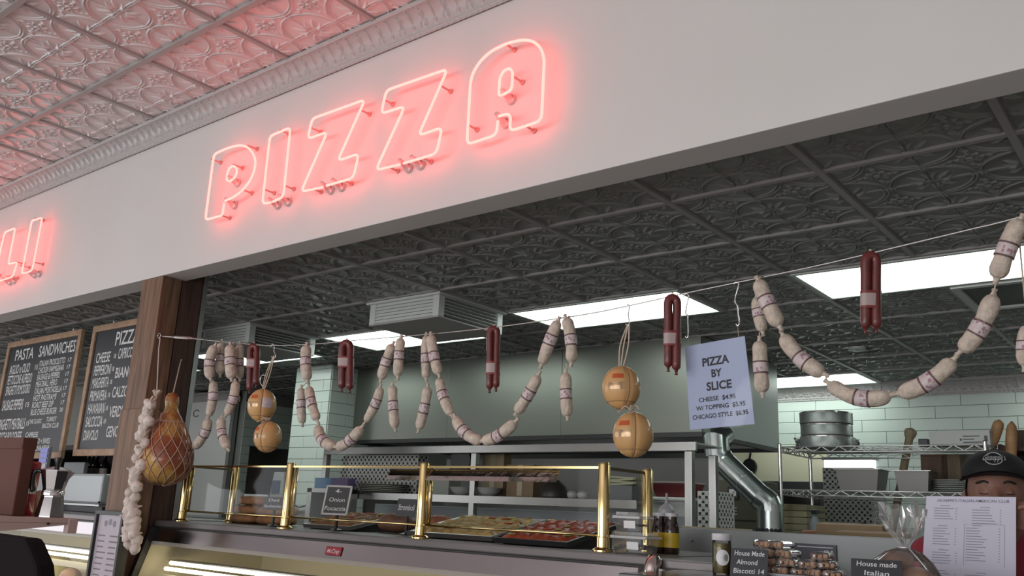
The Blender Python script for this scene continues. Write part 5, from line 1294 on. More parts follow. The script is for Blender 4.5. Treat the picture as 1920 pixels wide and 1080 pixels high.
for k, (px0, px1, py, y, lab) in enumerate(((1530,1655,985,3.52,'flat brown cardboard box on the ledge behind the biscotti'),(1568,1700,1000,3.44,'open cardboard flap box on the ledge near the bread bag'))):
    a, b = at(px0,995,y=y)[0], at(px1,995,y=y)[0]
    t = thing('cardboard_box', lab, 'box', ((a+b)/2,y+.05,zp-.022), 'cardboard boxes on the ledge')
    zt_ = max(at((px0+px1)/2,py,y=y)[2], zp+.004)
    MB().box((a,y,zp-.021),(b,y+.07,zt_)).build('body', KRAFT, t, bevel=.002)
    MB().obox(((a+b)/2,y+.035,zt_+.004),((b-a)/2,0,0),(0,.036,.003),(0,0,.0015)).build('flap', M('kraft_light', (.36,.27,.18), .8), t)
# dark display counter in front
zc = CAMZ-.134
t = thing('display_counter', 'black-topped pastry counter at the lower right', 'counter', (-.6, 2.3, 0))
MB().box((-1.272,2.06,zc-.018),(.5,2.455,zc)).build('top', M('black_glass_top', (.012,.016,.02), .12), t, bevel=.003)
MB().box((-1.25,2.09,0),(.48,2.43,zc-.019)).build('body', M('counter_dark', (.05,.05,.055), .5), t)
def standing_card(px, py, w, h, y, lines, label):
    c = at(px,py,y=y); t = thing('name_card', label, 'card', (c[0],y,zc), 'white-lettered black cards on the pastry counter')
    uu = np.array([math.cos(.30),math.sin(.30),0]); vv = np.array([0,.16,1.0]); vv /= np.linalg.norm(vv); nn = np.cross(uu, vv)
    b0 = np.array([c[0],y,zc+.001]); top = h
    MB().obox(b0+vv*h/2+nn*.002, uu*w/2, vv*h/2, nn*.002).build('board', M('card_navy', (.010,.012,.02), .45), t)
    MB().obox(b0-nn*.03+vv*h*.3, uu*w*.2, vv*h*.3+nn*.02, nn*.001).build('easel', BLACKP, t)
    mb = MB()
    for i, (s, wd, x) in enumerate(lines): mb.text(s, b0+vv*h*(.76-.30*i)+nn*.0045+uu*x*w, uu, vv, h*.17, wd*w, bold=.008, shear=.08)
    mb.build('lettering', CHALK, t); return t
standing_card(1403,1060,.094,.074,2.255,(('House Made',.80,0),('Almond',.56,-.06),('Biscotti 14',.82,0)),'black card reading House Made Almond Biscotti')
standing_card(1642,1075,.112,.068,2.235,(('House made',.78,0),('Italian',.48,0),('Bread',.42,0)),'black card reading House made Italian')
# pickle jar
c = at(1354,1070,y=2.36)
t = thing('glass_jar', 'tall glass jar with a pale lid and round white label', 'jar', (c[0],2.36,zc))
r, h = .026, .108
MB().lathe([(r*.95,.0),(r,.004),(r,h*.78),(r*.93,h*.83)], (c[0],2.36,zc+.0005), 22).build('glass', GLASS('jar_glass', refl=.3, rough=.03), t, smooth=True, ang=.7)
MB().lathe([(r*.9,.003),(r*.93,.006),(r*.93,h*.72),(r*.88,h*.76)], (c[0],2.36,zc+.0005), 22).build('contents', M('jar_contents', (.14,.11,.03), .3, var=.6, vscale=30, stretch=(4,4,.3)), t, smooth=True, ang=.7)
MB().lathe([(r*1.02,h*.83),(r*1.04,h*.84),(r*1.04,h*.985),(r*.98,h)], (c[0],2.36,zc+.0005), 22).build('lid', M('pale_lid', (.60,.60,.64), .3), t, smooth=True, ang=.6)
cc = np.array([c[0],2.36,zc+.045])
mb = MB(); th0 = -1.05; n = 18
V = [cc+np.array([r*1.02*math.cos(th0),r*1.02*math.sin(th0),0])]+[cc+np.array([r*1.03*math.cos(th0+.72*math.cos(a)),r*1.03*math.sin(th0+.72*math.cos(a)),.021*math.sin(a)]) for a in np.linspace(0,2*PI,n+1)[:-1]]
mb.add(V, [(0,1+i,1+(i+1)%n) for i in range(n)]).build('label', PAPER, t)
# wrapped biscotti
c = at(1500,1078,y=2.36); zt_ = zc+.001
t = thing('serving_tray', 'grey plastic tray holding the wrapped biscotti', 'tray', (c[0],2.37,zc))
MB().prism([(c[0]-.115,2.30,zt_),(c[0]+.125,2.30,zt_),(c[0]+.125,2.45,zt_),(c[0]-.115,2.45,zt_)], (0,0,.010)).build('base', M('tray_grey', (.40,.43,.44), .3), t, bevel=.004)
MB().tube(round_path([np.array(p) for p in ((c[0]-.118,2.297,zt_+.012),(c[0]+.128,2.297,zt_+.012),(c[0]+.128,2.453,zt_+.012),(c[0]-.118,2.453,zt_+.012))], .02, 4), .004, 8, closed=True).build('rim', M('tray_grey', (.40,.43,.44), .3), t, smooth=True)
BIS = M('biscotti', (.36,.20,.11), .7, var=.35, vscale=45, bump=.5, bscale=60)
rn = random.Random(12); z0 = zt_+.012
spots = []
for lay, xs in enumerate(((-.085,-.040,.005,.050,.092), (-.075,-.025,.030,.075), (-.075,-.030,.062), (-.085,-.05))):
    for x in xs: spots.append((lay, x))
names = {}
for k, (lay, x) in enumerate(spots):
    w, h, d = .043, .0195, .055; yy = 2.355+rn.uniform(-.006,.006); b = np.array([c[0]+x, yy, z0+lay*.0215])
    t = thing('biscotti_pack', 'wrapped biscotti pack in the %s layer of the pile, %s from the left' % (('lowest','second','third','top')[lay], ('first','second','third','fourth','fifth')[[q for q in spots if q[0] == lay].index((lay, x))]), 'biscotti', b, 'wrapped biscotti on the tray')
    turn = rn.uniform(-.25,.25); ux = np.array([math.cos(turn),math.sin(turn),0]); uy = np.array([-math.sin(turn),math.cos(turn),0])
    for s in (-1,0,1):
        cc = b+np.array([0,0,h/2])+ux*s*.0140
        MB().obox(cc, ux*.0062, uy*d/2, np.array([0,0,h/2])).build('biscotto', BIS, t, bevel=.004)
    P = []
    for i in range(9):
        row = []
        for j in range(17):
            a = 2*PI*j/16; u = (i/8-.5)*2
            k2 = 1.0 if abs(u) < .8 else .35+.65*(1-abs(u))/.2
            row.append(b+uy*(u*(d/2+.012))+ux*math.copysign(abs(math.cos(a))**.5, math.cos(a))*.0245*k2+np.array([0,0,h*.5+math.copysign(abs(math.sin(a))**.5, math.sin(a))*.0104*k2+rn.uniform(-.0005,.0005)]))
        P.append(row)
    MB().grid(P).build('wrapper', WRAP, t, smooth=True)
# bagged bread with gathered cellophane
c = at(1690,1060,y=2.36)
t = thing('bagged_bread', 'round Italian loaves in a gathered clear cellophane bag', 'bread', (c[0],2.36,zc))
for k, (dx, dy, dz, rr) in enumerate(((-.028,0,.028,(.045,.042,.027)),(.030,.01,.027,(.040,.040,.026)),(-.010,.01,.066,(.038,.036,.022)))):
    n, m = 20, 10; q = np.array([c[0]+dx,2.36+dy,zc+.001+dz])
    MB().ball(q, rr, 20, 12).build('loaf', M('loaf_crust', (.34,.17,.085), .55, var=.3, vscale=20), t, smooth=True)
neck = np.array([c[0]+.012,2.35,zc+.098]); P = []; rn = random.Random(4)
ring = [(.002,1.0,.0),(.012,1.08,.0),(.035,1.05,0),(.065,.85,0),(.086,.5,.0),(.098,.10,.0),(.112,.22,.03),(.140,.46,.05),(.170,.62,.06),(.195,.66,.08)]
for i, (z, k, jit) in enumerate(ring):
    row = []
    for j in range(37):
        a = 2*PI*j/36; f = 1+.10*math.sin(9*a+i)*(1 if i > 3 else .3)+jit*math.sin(5*a+i*.7)+(.16*math.sin(13*a+2*i) if i > 5 else 0)
        s = i/9; cxy = np.array([c[0],2.36])*(1-min(1,s*1.6))+neck[:2]*min(1,s*1.6)
        row.append((cxy[0]+.080*k*f*math.cos(a), cxy[1]+.060*k*f*math.sin(a), zc+.001+z+(rn.uniform(-.01,.012) if i == 9 else 0)))
    P.append(row)
MB().grid(P).build('cellophane', GLASS('cellophane_bag', refl=.34, rough=.10, haze=.09), t, smooth=False)
MB().tube([neck+np.array([.013*math.cos(a),.010*math.sin(a),0]) for a in np.linspace(0,2*PI,13)[:-1]], .003, 6, closed=True).tube(smooth_path([neck+np.array([.012,-.01,0]), neck+np.array([.035,-.03,-.02]), neck+np.array([.06,-.035,-.05])],4), .002, 5).build('ribbon', M('silver_tie', (.6,.6,.62), .25, metal=.6), t, smooth=True)
# ------------------------------------------------------------------ chalkboard menus left of the post
def board(x0, x1, z0, z1, y, label, rows, hooks):
    t = thing('menu_board', label, 'menu board', ((x0+x1)/2,y,z0), 'framed chalk menus hung from the ceiling')
    e = .045
    MB().box((x0+e,y-.004,z0+e),(x1-e,y+.006,z1-e)).build('slate', SLATE, t)
    for a, b in (((x0,z0),(x1,z0+e)),((x0,z1-e),(x1,z1)),((x0,z0+e),(x0+e,z1-e)),((x1-e,z0+e),(x1,z1-e))):
        MB().box((a[0],y-.016,a[1]),(b[0],y+.012,b[1])).build('frame_rail', WOODF, t, bevel=.003)
    W, H = x1-x0-2*e, z1-z0-2*e; mb = MB()
    for s, u0, u1, v, h, al in rows:
        mb.text(s, (x0+e+u0*W, y-.0048, z1-e-v*H), (1,0,0), (0,0,1), h*H, (u1-u0)*W, align='l', bold=.010, shear=.0)
    mb.build('chalk_lettering', CHALK, t, kind='stuff')
    for hx in hooks:
        MB().tube([(x0+hx*(x1-x0),y,z1),(x0+hx*(x1-x0)+.012,y,z1+.02),(x0+hx*(x1-x0),y,z1+.035),(x0+hx*(x1-x0),y,Zr-.004)], .004, 6).build('hook', CHROME, t, smooth=True)
YBD = 3.0
bx0, bx1 = -7.72, -6.47; bz0, bz1 = CAMZ+.246, CAMZ+1.185
rows1 = [('PASTA',.10,.38,.135,.105,0),('SANDWICHES',.46,.97,.135,.105,0)]
for i, s in enumerate(('AGLIO e OLIO','FETTUCCINE ALFREDO','SPAGHETTI POMODORO')): rows1.append((s,.05,.42 if i else .36,.262+i*.100,.088,0))
rows1 += [('SAUSAGE PEPPERS',.04,.36,.605,.098,0),('SPAGHETTI MEATBALLS',.03,.44,.785,.100,0),('GNOCCHI BOLOGNESE',.02,.42,.90,.095,0),('15',.44,.48,.25,.045,0),('15',.40,.45,.59,.045,0),('15',.46,.50,.76,.045,0)]
for i, (s, b) in enumerate((('ITALIAN PROSCIUTTO',.86),('CHICKEN PARMIGIANA',.86),('SAUSAGE & PEPPERS',.82),('MEATBALL HERO',.80),('ITALIAN MORTADELLA',.88),('HOT PASTRAMI',.82),('ROAST BEEF DIP',.80),('BLUE CHEESE BURGER',.86))):
    rows1.append((s,.50,b,.228+i*.063,.055,0)); rows1.append(('20' if i == 7 else '17',.90,.945,.222+i*.062,.036,0))
rows1 += [('THE CLASSIC',.50,.68,.745,.04,0),('TURKEY',.74,.88,.735,.042,0),('BACON CLUB',.70,.92,.79,.042,0),('CAPRESE',.48,.66,.865,.046,0),('PROSCIUTTO + SWISS',.48,.84,.925,.048,0),('ITALIAN TUNA MELT',.48,.84,.985,.046,0)]
board(bx0, bx1, bz0, bz1, YBD, 'chalk menu board headed PASTA and SANDWICHES in an oak frame', rows1, (.16,.86))
cx0, cx1 = -6.30, -5.40
rows2 = [('PIZZA',0.358,0.745,.145,.12,0)]
for i, s in enumerate(('CHEESE','PEPPERONI','MARGHERITA','PRIMAVERA','HAWAIIAN','SALCICCIA')): rows2.append((s,0.064,0.351 if i else 0.308,.275+i*.108,.088,0)); rows2.append(('18',0.372,0.408,.255+i*.108,.04,0))
rows2 += [('DIAVOLO',0.064,0.308,.925,.085,0)]
for i, s in enumerate(('CAPRICCIOSA','BIANCA','CALZONE','VERDURA','GENOVESE')): rows2.append((s,0.444,0.788,.265+i*.160,.09,0))
board(cx0, cx1, CAMZ+.262, CAMZ+1.185, YBD, 'chalk menu board listing pizzas, half hidden by the wooden post', rows2, (.28,.86))
# ------------------------------------------------------------------ gear on the left case
zs2 = ZT
a, b = at(112,915,y=2.95)[0], at(200,915,y=2.95)[0]; z0, z1 = at(150,944,y=2.95)[2], at(150,888,y=2.95)[2]
t = thing('panini_press', 'grey boxy panini press on the left case', 'press', ((a+b)/2,3.0,zs2))
MB().box((a,2.92,max(z0,zs2+.05)),(b,3.2,z1)).build('housing', M('press_grey', (.33,.36,.36), .35, metal=.3), t, bevel=.016)
MB().box((a+.02,2.95,zs2),(b-.02,3.18,max(z0,zs2+.05)-.012)).build('base', BLACKM, t, bevel=.004)
MB().box((a+.03,2.93,max(z0,zs2+.05)-.012),(b-.03,3.19,max(z0,zs2+.05))).build('plate', STEEL_D, t)
p = at(185,945,y=2.91); MB().ball(p+np.array([0,0,.01]), .008, 10, 6).build('knob', BLACKP, t, smooth=True)
a, b = at(112,880,y=3.75)[0], at(150,880,y=3.75)[0]; z0, z1 = at(130,905,y=3.75)[2], at(130,866,y=3.75)[2]
t = thing('back_shelf', 'dark back shelf with bottles left of the post', 'shelf', (-7.6,3.85,0))
MB().box((-9.2,3.70,z0-.03),(-7.05,4.1,z0)).build('board', M('shelf_dark', (.05,.055,.055), .4), t)
MB().box((-9.2,4.1,0),(-7.05,4.14,z1+.18)).build('back_panel', M('shelf_back', (.035,.03,.03), .6), t)
MB().box((-9.2,3.70,z1+.10),(-7.05,4.1,z1+.14)).build('upper_board', M('shelf_dark', (.05,.055,.055), .4), t)
for xx in (-9.2,-8.3,-7.075): MB().box((xx,3.72,0),(xx+.025,4.1,z1+.10)).build('upright', BLACKM, t)
t = thing('grey_screen', 'pale grey flat screen standing on the back shelf', 'screen', ((a+b)/2,3.8,z0+.001))
MB().box((a,3.78,z0+.012),(b,3.82,z1)).build('case', M('screen_grey', (.36,.40,.41), .4), t, bevel=.008); MB().box(((a+b)/2-.08,3.76,z0+.001),((a+b)/2+.08,3.86,z0+.012)).build('foot', BLACKP, t)
for k, (px, lab) in enumerate(((161,'dark wine bottle on the back shelf nearest the grey screen'),(169,'dark wine bottle with a white label, middle of the back shelf'),(177,'wine bottle with a pinkish label on the back shelf'),(193,'dark wine bottle on the back shelf beside the wooden post'))):
    c = at(px,890,y=3.98); bottle((c[0],3.98,z0+.001), .036, .26, lab, M('wine_glass', (.012,.014,.012), .1), M('wine_label_%d' % (k % 2), [(.55,.54,.52),(.55,.45,.42)][k % 2], .6), M('wine_foil', (.25,.10,.06), .3), name='wine_bottle', group='wine bottles on the back shelf', neck=.38)
# card display with blue panels
c = at(80,870,y=2.85)
t = thing('card_display', 'upright display with three bright blue panels behind the moka pot', 'display', (c[0],2.85,zs2))
zA, zB = at(80,882,y=2.85)[2], at(80,838,y=2.85)[2]; hw = .042*1.5
MB().box((c[0]-hw,2.85,zs2),(c[0]+hw,2.87,zB)).build('backing', M('display_grey', (.25,.26,.28), .4), t)
for k in range(4):
    za = zB-.010-(k+1)*(zB-zA)/4.6; MB().box((c[0]-hw+.008,2.844,za+.006),(c[0]+hw-.008,2.85,za+(zB-zA)/4.6)).build('blue_panel', M('display_blue', (.16,.18,.62), .3) if k < 3 else M('display_pale', (.35,.42,.5), .3), t)

# ------------------------------------------------------------------ shop shelf in front of the left case
zsh = CAMZ-.073
t = thing('shop_shelf', 'wooden display shelf with a bracketed end at the lower left', 'shelf', (-3.3, 1.05, 0))
SH = M('shelf_neon_tint', (.50,.36,.34), .5, var=.04, vscale=6)  # pink neon light on the wood is put into its colour
MB().box((-3.75,.55,zsh-.016),(-2.905,1.425,zsh)).build('board', SH, t, bevel=.002)
MB().prism([(-2.905,.55,zsh-.0165),(-2.905,1.40,zsh-.0165),(-2.905,1.40,zsh-.020),(-2.905,.55,zsh-.115)], (-.02,0,0)).build('side_apron', SH, t)
MB().box((-2.93,1.398,zsh-.046),(-2.900,1.428,zsh-.002)).build('end_bracket', SH, t, bevel=.003)
for x in (-3.7,-3.4):
    for y in (.6,1.37): MB().box((x-.015,y-.015,0),(x+.015,y+.015,zsh-.017)).build('leg', SH, t)
p = at(90,982,x=-2.905); MB().tube([(-2.906,p[1],p[2]),(-2.902,p[1],p[2])], .004, 10).build('screw', BLACKM, t)
# moka pot
mc = at(92,968,y=1.365); mc = np.array([mc[0],1.365,zsh+.0005])
t = thing('moka_pot', 'octagonal aluminium moka pot with a black handle and knob', 'coffee pot', mc)
ALU = M('polished_aluminium', (.55,.53,.54), .14, metal=1.0)
MK = .80
def octo(prof, rot=PI/8): 
    V = []; 
    for r, z in prof: V += [mc+MK*np.array([r*math.cos(rot+k*PI/4), r*math.sin(rot+k*PI/4), z]) for k in range(8)]
    m = len(prof); F = [(i*8+k, i*8+(k+1)%8, (i+1)*8+(k+1)%8, (i+1)*8+k) for i in range(m-1) for k in range(8)]+[tuple(range(8))[::-1], tuple((m-1)*8+k for k in range(8))]
    return MB().add(V, F)
octo([(.053,0),(.053,.004),(.042,.078),(.042,.083)]).build('boiler', ALU, t)
MB().lathe([(MK*a,MK*b) for a, b in ((.041,.083),(.043,.086),(.043,.100),(.041,.104))], mc, 24).build('collar', CHROME, t, smooth=True, ang=.5)
octo([(.041,.104),(.040,.110),(.056,.176),(.057,.180)]).build('jug', ALU, t)
octo([(.058,.180),(.057,.184),(.020,.197),(.012,.198)]).build('lid', ALU, t)
MB().lathe([(MK*a,MK*b) for a, b in ((.008,.198),(.010,.203),(.016,.230),(.015,.234),(.002,.235))], mc, 10).build('lid_knob', BLACKP, t, smooth=True, ang=.7)
sp = MK*np.array([.80,.60,0]); sd = MK*np.array([-.60,.80,0])
MB().add([mc+sp*.05+sd*.016+np.array([0,0,MK*.178]), mc+sp*.05-sd*.016+np.array([0,0,MK*.178]), mc+sp*.079+np.array([0,0,MK*.178]), mc+sp*.046+np.array([0,0,MK*.138])], [(0,2,1),(0,3,2),(1,2,3),(0,1,3)]).build('spout', ALU, t)
hd = -sp
MB().tube(smooth_path([mc+hd*.050+np.array([0,0,MK*.172]), mc+hd*.075+np.array([0,0,MK*.180]), mc+hd*.092+np.array([0,0,MK*.165]), mc+hd*.092+np.array([0,0,MK*.120]), mc+hd*.080+np.array([0,0,MK*.098])], 5), [.0065]*6+[.009]*14+[.005], 10).build('handle', BLACKP, t, smooth=True)
# brown box, red caddy, paper bag on the shelf
p = at(8,900,y=1.36)
t = thing('gift_box', 'tall reddish brown leather-look box at the left frame edge', 'box', (-3.20,1.29,zsh))
xr_t, xr_b = at(46,822,y=1.27)[0], at(22,968,y=1.27)[0]
zt_ = at(40,822,y=1.27)[2]
BR = M('brown_leatherette', (.11,.045,.034), .7, var=.08, vscale=20, spec=.2)
MB().prism([(-3.42,1.27,zsh+.001),(xr_b,1.27,zsh+.001),(xr_t,1.27,zt_),(-3.42,1.27,zt_+.006)], (-.0,.04,0)).build('body', BR, t, bevel=.004)
MB().prism([(-3.42,1.267,zt_-.03),(xr_t+.001,1.267,zt_-.034),(xr_t+.001,1.267,zt_+.003),(-3.42,1.267,zt_+.010)], (0,.046,0)).build('lid', BR, t, bevel=.003)
c = at(41,968,y=1.345); c = np.array([c[0],1.345,zsh+.0005]); zt_ = at(48,866,y=1.345)[2]-zsh
t = thing('red_flask', 'tall red flask with a silver band behind the moka pot', 'flask', c)
MB().lathe([(.030,0),(.032,.004),(.030,zt_*.40)], c, 20).build('lower_body', M('red_gloss', (.34,.012,.03), .3, coat=.4), t, smooth=True, ang=.6)
MB().lathe([(.0305,zt_*.40),(.0305,zt_*.52)], c, 20).build('silver_band', CHROME, t, smooth=True, ang=.6)
MB().lathe([(.030,zt_*.52),(.032,zt_*.54),(.032,zt_*.97),(.028,zt_)], c, 20).build('upper_body', M('red_gloss', (.34,.012,.03), .3, coat=.4), t, smooth=True, ang=.6)
c = at(54,968,y=1.385); V = []; rn = random.Random(2)
P = [[(c[0]+.028*(1+.12*math.sin(3*a+i)-.03*i)*math.cos(a), 1.392+.020*(1+.1*math.cos(4*a+i)-.03*i)*math.sin(a), zsh+.001+.02*i+.003*math.sin(5*a)) for a in np.linspace(0,2*PI,21)] for i in range(5)]
MB().grid(P).build('paper_bag', M('kraft_bag', (.42,.33,.25), .8), smooth=False, label='small crumpled tan paper bag behind the moka pot', cat='bag')
# framed menu on the post
fa, fb = at(180,962,y=2.33), at(234,958,y=2.33)
fx0, fx1 = fa[0], fb[0]; fz1 = CAMZ-.070; fz0 = fz1-.56
t = thing('framed_menu', 'tall black-framed printed menu fixed to the wooden post', 'framed menu', ((fx0+fx1)/2,2.34,fz0))
MB().box((fx0,2.345,fz0),(fx1,2.375,fz1)).build('backing', BLACKM, t)
for a, b in (((fx0,fz0),(fx1,fz0+.02)),((fx0,fz1-.02),(fx1,fz1)),((fx0,fz0+.02),(fx0+.02,fz1-.02)),((fx1-.02,fz0+.02),(fx1,fz1-.02))): MB().box((a[0],2.325,a[1]),(b[0],2.346,b[1])).build('frame_rail', BLACKM, t, bevel=.002)
MB().box((fx0+.02,2.340,fz0+.02),(fx1-.02,2.345,fz1-.02)).build('sheet', M('menu_mauve', (.46,.42,.47), .5), t)
mb = MB(); rn = random.Random(8)
for k in range(15):
    z = fz1-.125-k*.027
    for s in (0, 1): mb.box((fx0+.04+s*.115,2.3392,z),(fx0+.04+s*.115+rn.uniform(.06,.09),2.340,z+.007))
mb.build('print', M('menu_print', (.20,.15,.17), .6), t, kind='stuff')
mb = MB()
for k in range(3): mb.lathe([(.012,0),(.012,.001)], (0,0,0), 12) if False else mb.add([( (fx0+fx1)/2+(k-1)*.042+.016*math.cos(a), 2.3392, fz1-.062+.016*math.sin(a)+.008*(k==1)) for a in np.linspace(0,2*PI,15)[:-1]], [tuple(range(14))])
mb.build('heading_motif', M('menu_motif', (.24,.22,.26), .6), t, kind='stuff')
MB().box((fx0+.018,2.330,fz0+.018),(fx1-.018,2.333,fz1-.018)).build('glazing', GLASS('frame_glass', refl=.03), t)
# dark padded chair back at the corner
t = thing('padded_chair', 'black padded high chair back below the shop shelf', 'chair', (-2.55,1.05,0))
cx, cy = -2.62, 1.02
ux = np.array([.80,.60,0]); 
q0 = at(50,1000,y=1.02)[0]; q1 = at(84,1085,y=1.02)[0]
BK = M('black_leather', (.010,.008,.010), .9, spec=.1)
poly = [(q0-.35,1.02,.75),(q1+.03,1.02,.75),(q1+.02,1.02,1.10),(q1,1.02,CAMZ-.262),((q0+q1)/2+.012,1.02,CAMZ-.165),(q0+.012,1.02,CAMZ-.118),(q0-.01,1.02,CAMZ-.108),(q0-.35,1.02,CAMZ-.105)]
MB().prism(poly, (0,.045,0)).build('backrest', BK, t, bevel=.010)
MB().box((q0-.36,.62,.66),(q1+.03,1.10,.745)).build('seat', BK, t, bevel=.02)
for x in (q0-.33,q1): 
    for y in (.66,1.06): MB().tube([(x,y,0),(x,y,.66)], .015, 8).build('leg', BLACKM, t)
# ------------------------------------------------------------------ person behind the counter
def remeshed(mb, voxel, smooth_it=4):
    V = np.vstack(mb.v); me = bpy.data.meshes.new('tmp'); me.from_pydata(V.tolist(), [], mb.f); me.update()
    bm = bmesh.new(); bm.from_mesh(me); bmesh.ops.remove_doubles(bm, verts=bm.verts, dist=1e-5); bmesh.ops.recalc_face_normals(bm, faces=bm.faces); bm.to_mesh(me); bm.free()
    ob = bpy.data.objects.new('tmp', me); COL.objects.link(ob)
    m = ob.modifiers.new('r', 'REMESH'); m.mode = 'VOXEL'; m.voxel_size = voxel
    s = ob.modifiers.new('s', 'SMOOTH'); s.factor = .5; s.iterations = smooth_it
    dg = bpy.context.evaluated_depsgraph_get(); e = ob.evaluated_get(dg); m2 = e.to_mesh()
    Vo = np.array([v.co[:] for v in m2.vertices]); Fo = [tuple(p.vertices) for p in m2.polygons]
    e.to_mesh_clear(); bpy.data.objects.remove(ob); bpy.data.meshes.remove(me)
    return MB().add(Vo, Fo)
EYE = np.array([-.537, 2.95, CAMZ+.121])
yaw = math.atan2(-EYE[0], EYE[1]); fw = np.array([math.sin(yaw)*1.0, -math.cos(yaw), 0]); lf = np.array([math.cos(yaw), math.sin(yaw), 0]); upv = np.array([0,0,1.0])
HCN = EYE+np.array([0,0,.0])            # centre of the skull at eye height
def hp(f, l, u): return HCN+fw*f+lf*l+upv*u
def head_pt(th, ph):
    """th azimuth from the face direction, ph polar from the crown"""
    d = np.array([math.sin(ph)*math.cos(th), math.sin(ph)*math.sin(th), math.cos(ph)])
    f, l, u = d; g = lambda a, b, c, s: math.exp(-(((f-a)**2+(l-b)**2+(u-c)**2)/s**2))
    F, L_, U = f*.098, l*.077, u*.115
    if u < 0: L_ *= 1-.28*u*u; F *= 1-.06*u*u
    r = 0.0
    k = np.array([F, L_, U])
    n = d/np.linalg.norm(d)
    bump = .022*g(.96,0,-.24,.16)+.010*g(.98,0,-.05,.12)                 # nose and bridge
    bump -= .013*(g(.90,.42,.02,.22)+g(.90,-.42,.02,.22))                  # sockets
    bump += .006*(g(.92,.40,.20,.20)+g(.92,-.40,.20,.20))                  # brow
    bump += .006*(g(.85,.40,-.35,.25)+g(.85,-.40,-.35,.25))                # cheeks
    bump += .009*g(.80,0,-.62,.16)+.008*g(.62,0,-.85,.2)                   # lips, chin
    bump -= .004*g(.84,0,-.55,.07)
    k = k+n*bump
    return hp(k[0]+.004, k[1], k[2])
b = MB()
n, m = 40, 32
b.grid([[head_pt(2*PI*j/n, PI*(i+.001)/(m+.002)) for j in range(n+1)] for i in range(m+1)])
for s in (-1, 1):
    b.ball(hp(-.008, s*.078, -.018), (.016,.016,.032), 12, 8)              # ears
    b.ball(hp(.080, s*.031, .000), .0125, 12, 8)                           # closed lids
b.tube([hp(-.018,0,-.07), hp(-.024,0,-.13), hp(-.035,0,-.19)], [.054,.054,.060], 16)
def W(l, f, z): p = EYE+lf*l+fw*f; return np.array([p[0], p[1], z])
SHL, SHR = W(.185,-.045,1.425), W(-.185,-.045,1.425)
pe = at(1905,965,y=2.70)
ELL, WRL = W(.27,.06,1.20), np.array([pe[0]+.085,2.760,pe[2]-.045])
ELR, WRR = W(-.27,.08,1.17), np.array([at(1728,1075,y=2.70)[0]-.05,2.755,1.305])
# torso, hips, legs
TOR = [(W(0,-.045,1.455),.062),(W(0,-.05,1.40),.115),(W(0,-.045,1.30),.135),(W(0,-.04,1.18),.128),(W(0,-.04,1.05),.128),(W(0,-.045,.95),.138),(W(0,-.045,.88),.12)]
def torso(mb, k=0.0):
    for (p, r), (q, r2) in zip(TOR, TOR[1:]):
        for s in np.linspace(0,1,3):
            c = p*(1-s)+q*s; rr = r*(1-s)+r2*s; mb.ball(c, (rr*1.25+k, rr*.80+k, .075+k), 18, 10)
    mb.tube([SHR, W(0,-.04,1.44), SHL], .058+k, 12)
torso(b)
for sh, el, wr in ((SHL,ELL,WRL),(SHR,ELR,WRR)):
    b.ball(sh, .058, 12, 8); b.tube([sh, sh*.5+el*.5, el], [.054,.048,.040], 14); b.ball(el, .040, 12, 8)
    b.tube([el, el*.65+wr*.35, wr], [.040,.042,.026], 14)
for s in (-1, 1):
    hip, kn, an = W(s*.09,-.04,.88), W(s*.10,-.03,.48), W(s*.10,-.05,.08)
    b.tube([hip, hip*.5+kn*.5, kn, kn*.6+an*.4, an], [.085,.075,.056,.055,.038], 14); b.ball(W(s*.10,.03,.045), (.045,.11,.04), 12, 8)
def hand(wr, palm, d_f, d_w, thumb, curl):
    """palm centre, finger direction, width direction; thumb = list of points"""
    b.ball(palm, tuple(np.abs(d_f)*.046+np.abs(d_w)*.043+np.array([.006,.015,.006])), 14, 10)
    b.tube([wr, wr*.4+palm*.6, palm], [.026,.027,.024], 12)
    for k, (o, L, r) in enumerate(((.032,.068,.0088),(.011,.078,.0092),(-.011,.074,.0088),(-.031,.058,.0080))):
        p0 = palm+d_w*o+d_f*.034; p1 = p0+d_f*L*.45+curl*.006; p2 = p0+d_f*L*.78-curl*.004; p3 = p0+d_f*L-curl*.012
        b.tube([p0-d_f*.02, p0, p1, p2, p3], [r*1.1,r*1.08,r,r*.95,r*.72], 10); b.ball(p3, r*.72, 8, 6)
    b.tube(thumb, [.0125,.0115,.0105,.0075], 10); b.ball(thumb[-1], .0078, 8, 6)
PL = np.array([pe[0]+.048,2.735,pe[2]-.004])
hand(WRL, PL, np.array([-1.0,0,.02]), np.array([0,0,1.0]), [PL+np.array([.018,-.012,.020]), PL+np.array([.008,-.030,.028]), PL+np.array([-.008,-.042,.030]), PL+np.array([-.036,-.0450,.022])], np.array([0,1.0,0]))
lb = at(1728,1075,y=2.70)[0]
PR = np.array([lb-.046,2.735,1.335])
hand(WRR, PR, np.array([1.0,0,.02]), np.array([0,0,1.0]), [PR+np.array([-.018,-.012,.020]), PR+np.array([-.006,-.030,.034]), PR+np.array([.018,-.044,.040]), PR+np.array([.050,-.0455,.040])], np.array([0,1.0,0]))
t = thing('person', 'person in a black cap and red shirt holding up a printed menu behind the counter', 'person', (EYE[0],EYE[1],0))
SKIN = M('skin', (.24,.12,.085), .5, var=.06, vscale=20)
remeshed(b, .0052, 3).build('body', SKIN, t, smooth=True)
c = MB(); torso(c, .012)
for sh, el in ((SHL,ELL),(SHR,ELR)): c.ball(sh, .072, 12, 8); c.tube([sh, sh*.5+el*.5, sh*.2+el*.8], [.070,.066,.064], 14)
remeshed(c, .009, 5).build('red_shirt', M('red_cotton', (.30,.035,.055), .8), t, smooth=True)
c = MB()
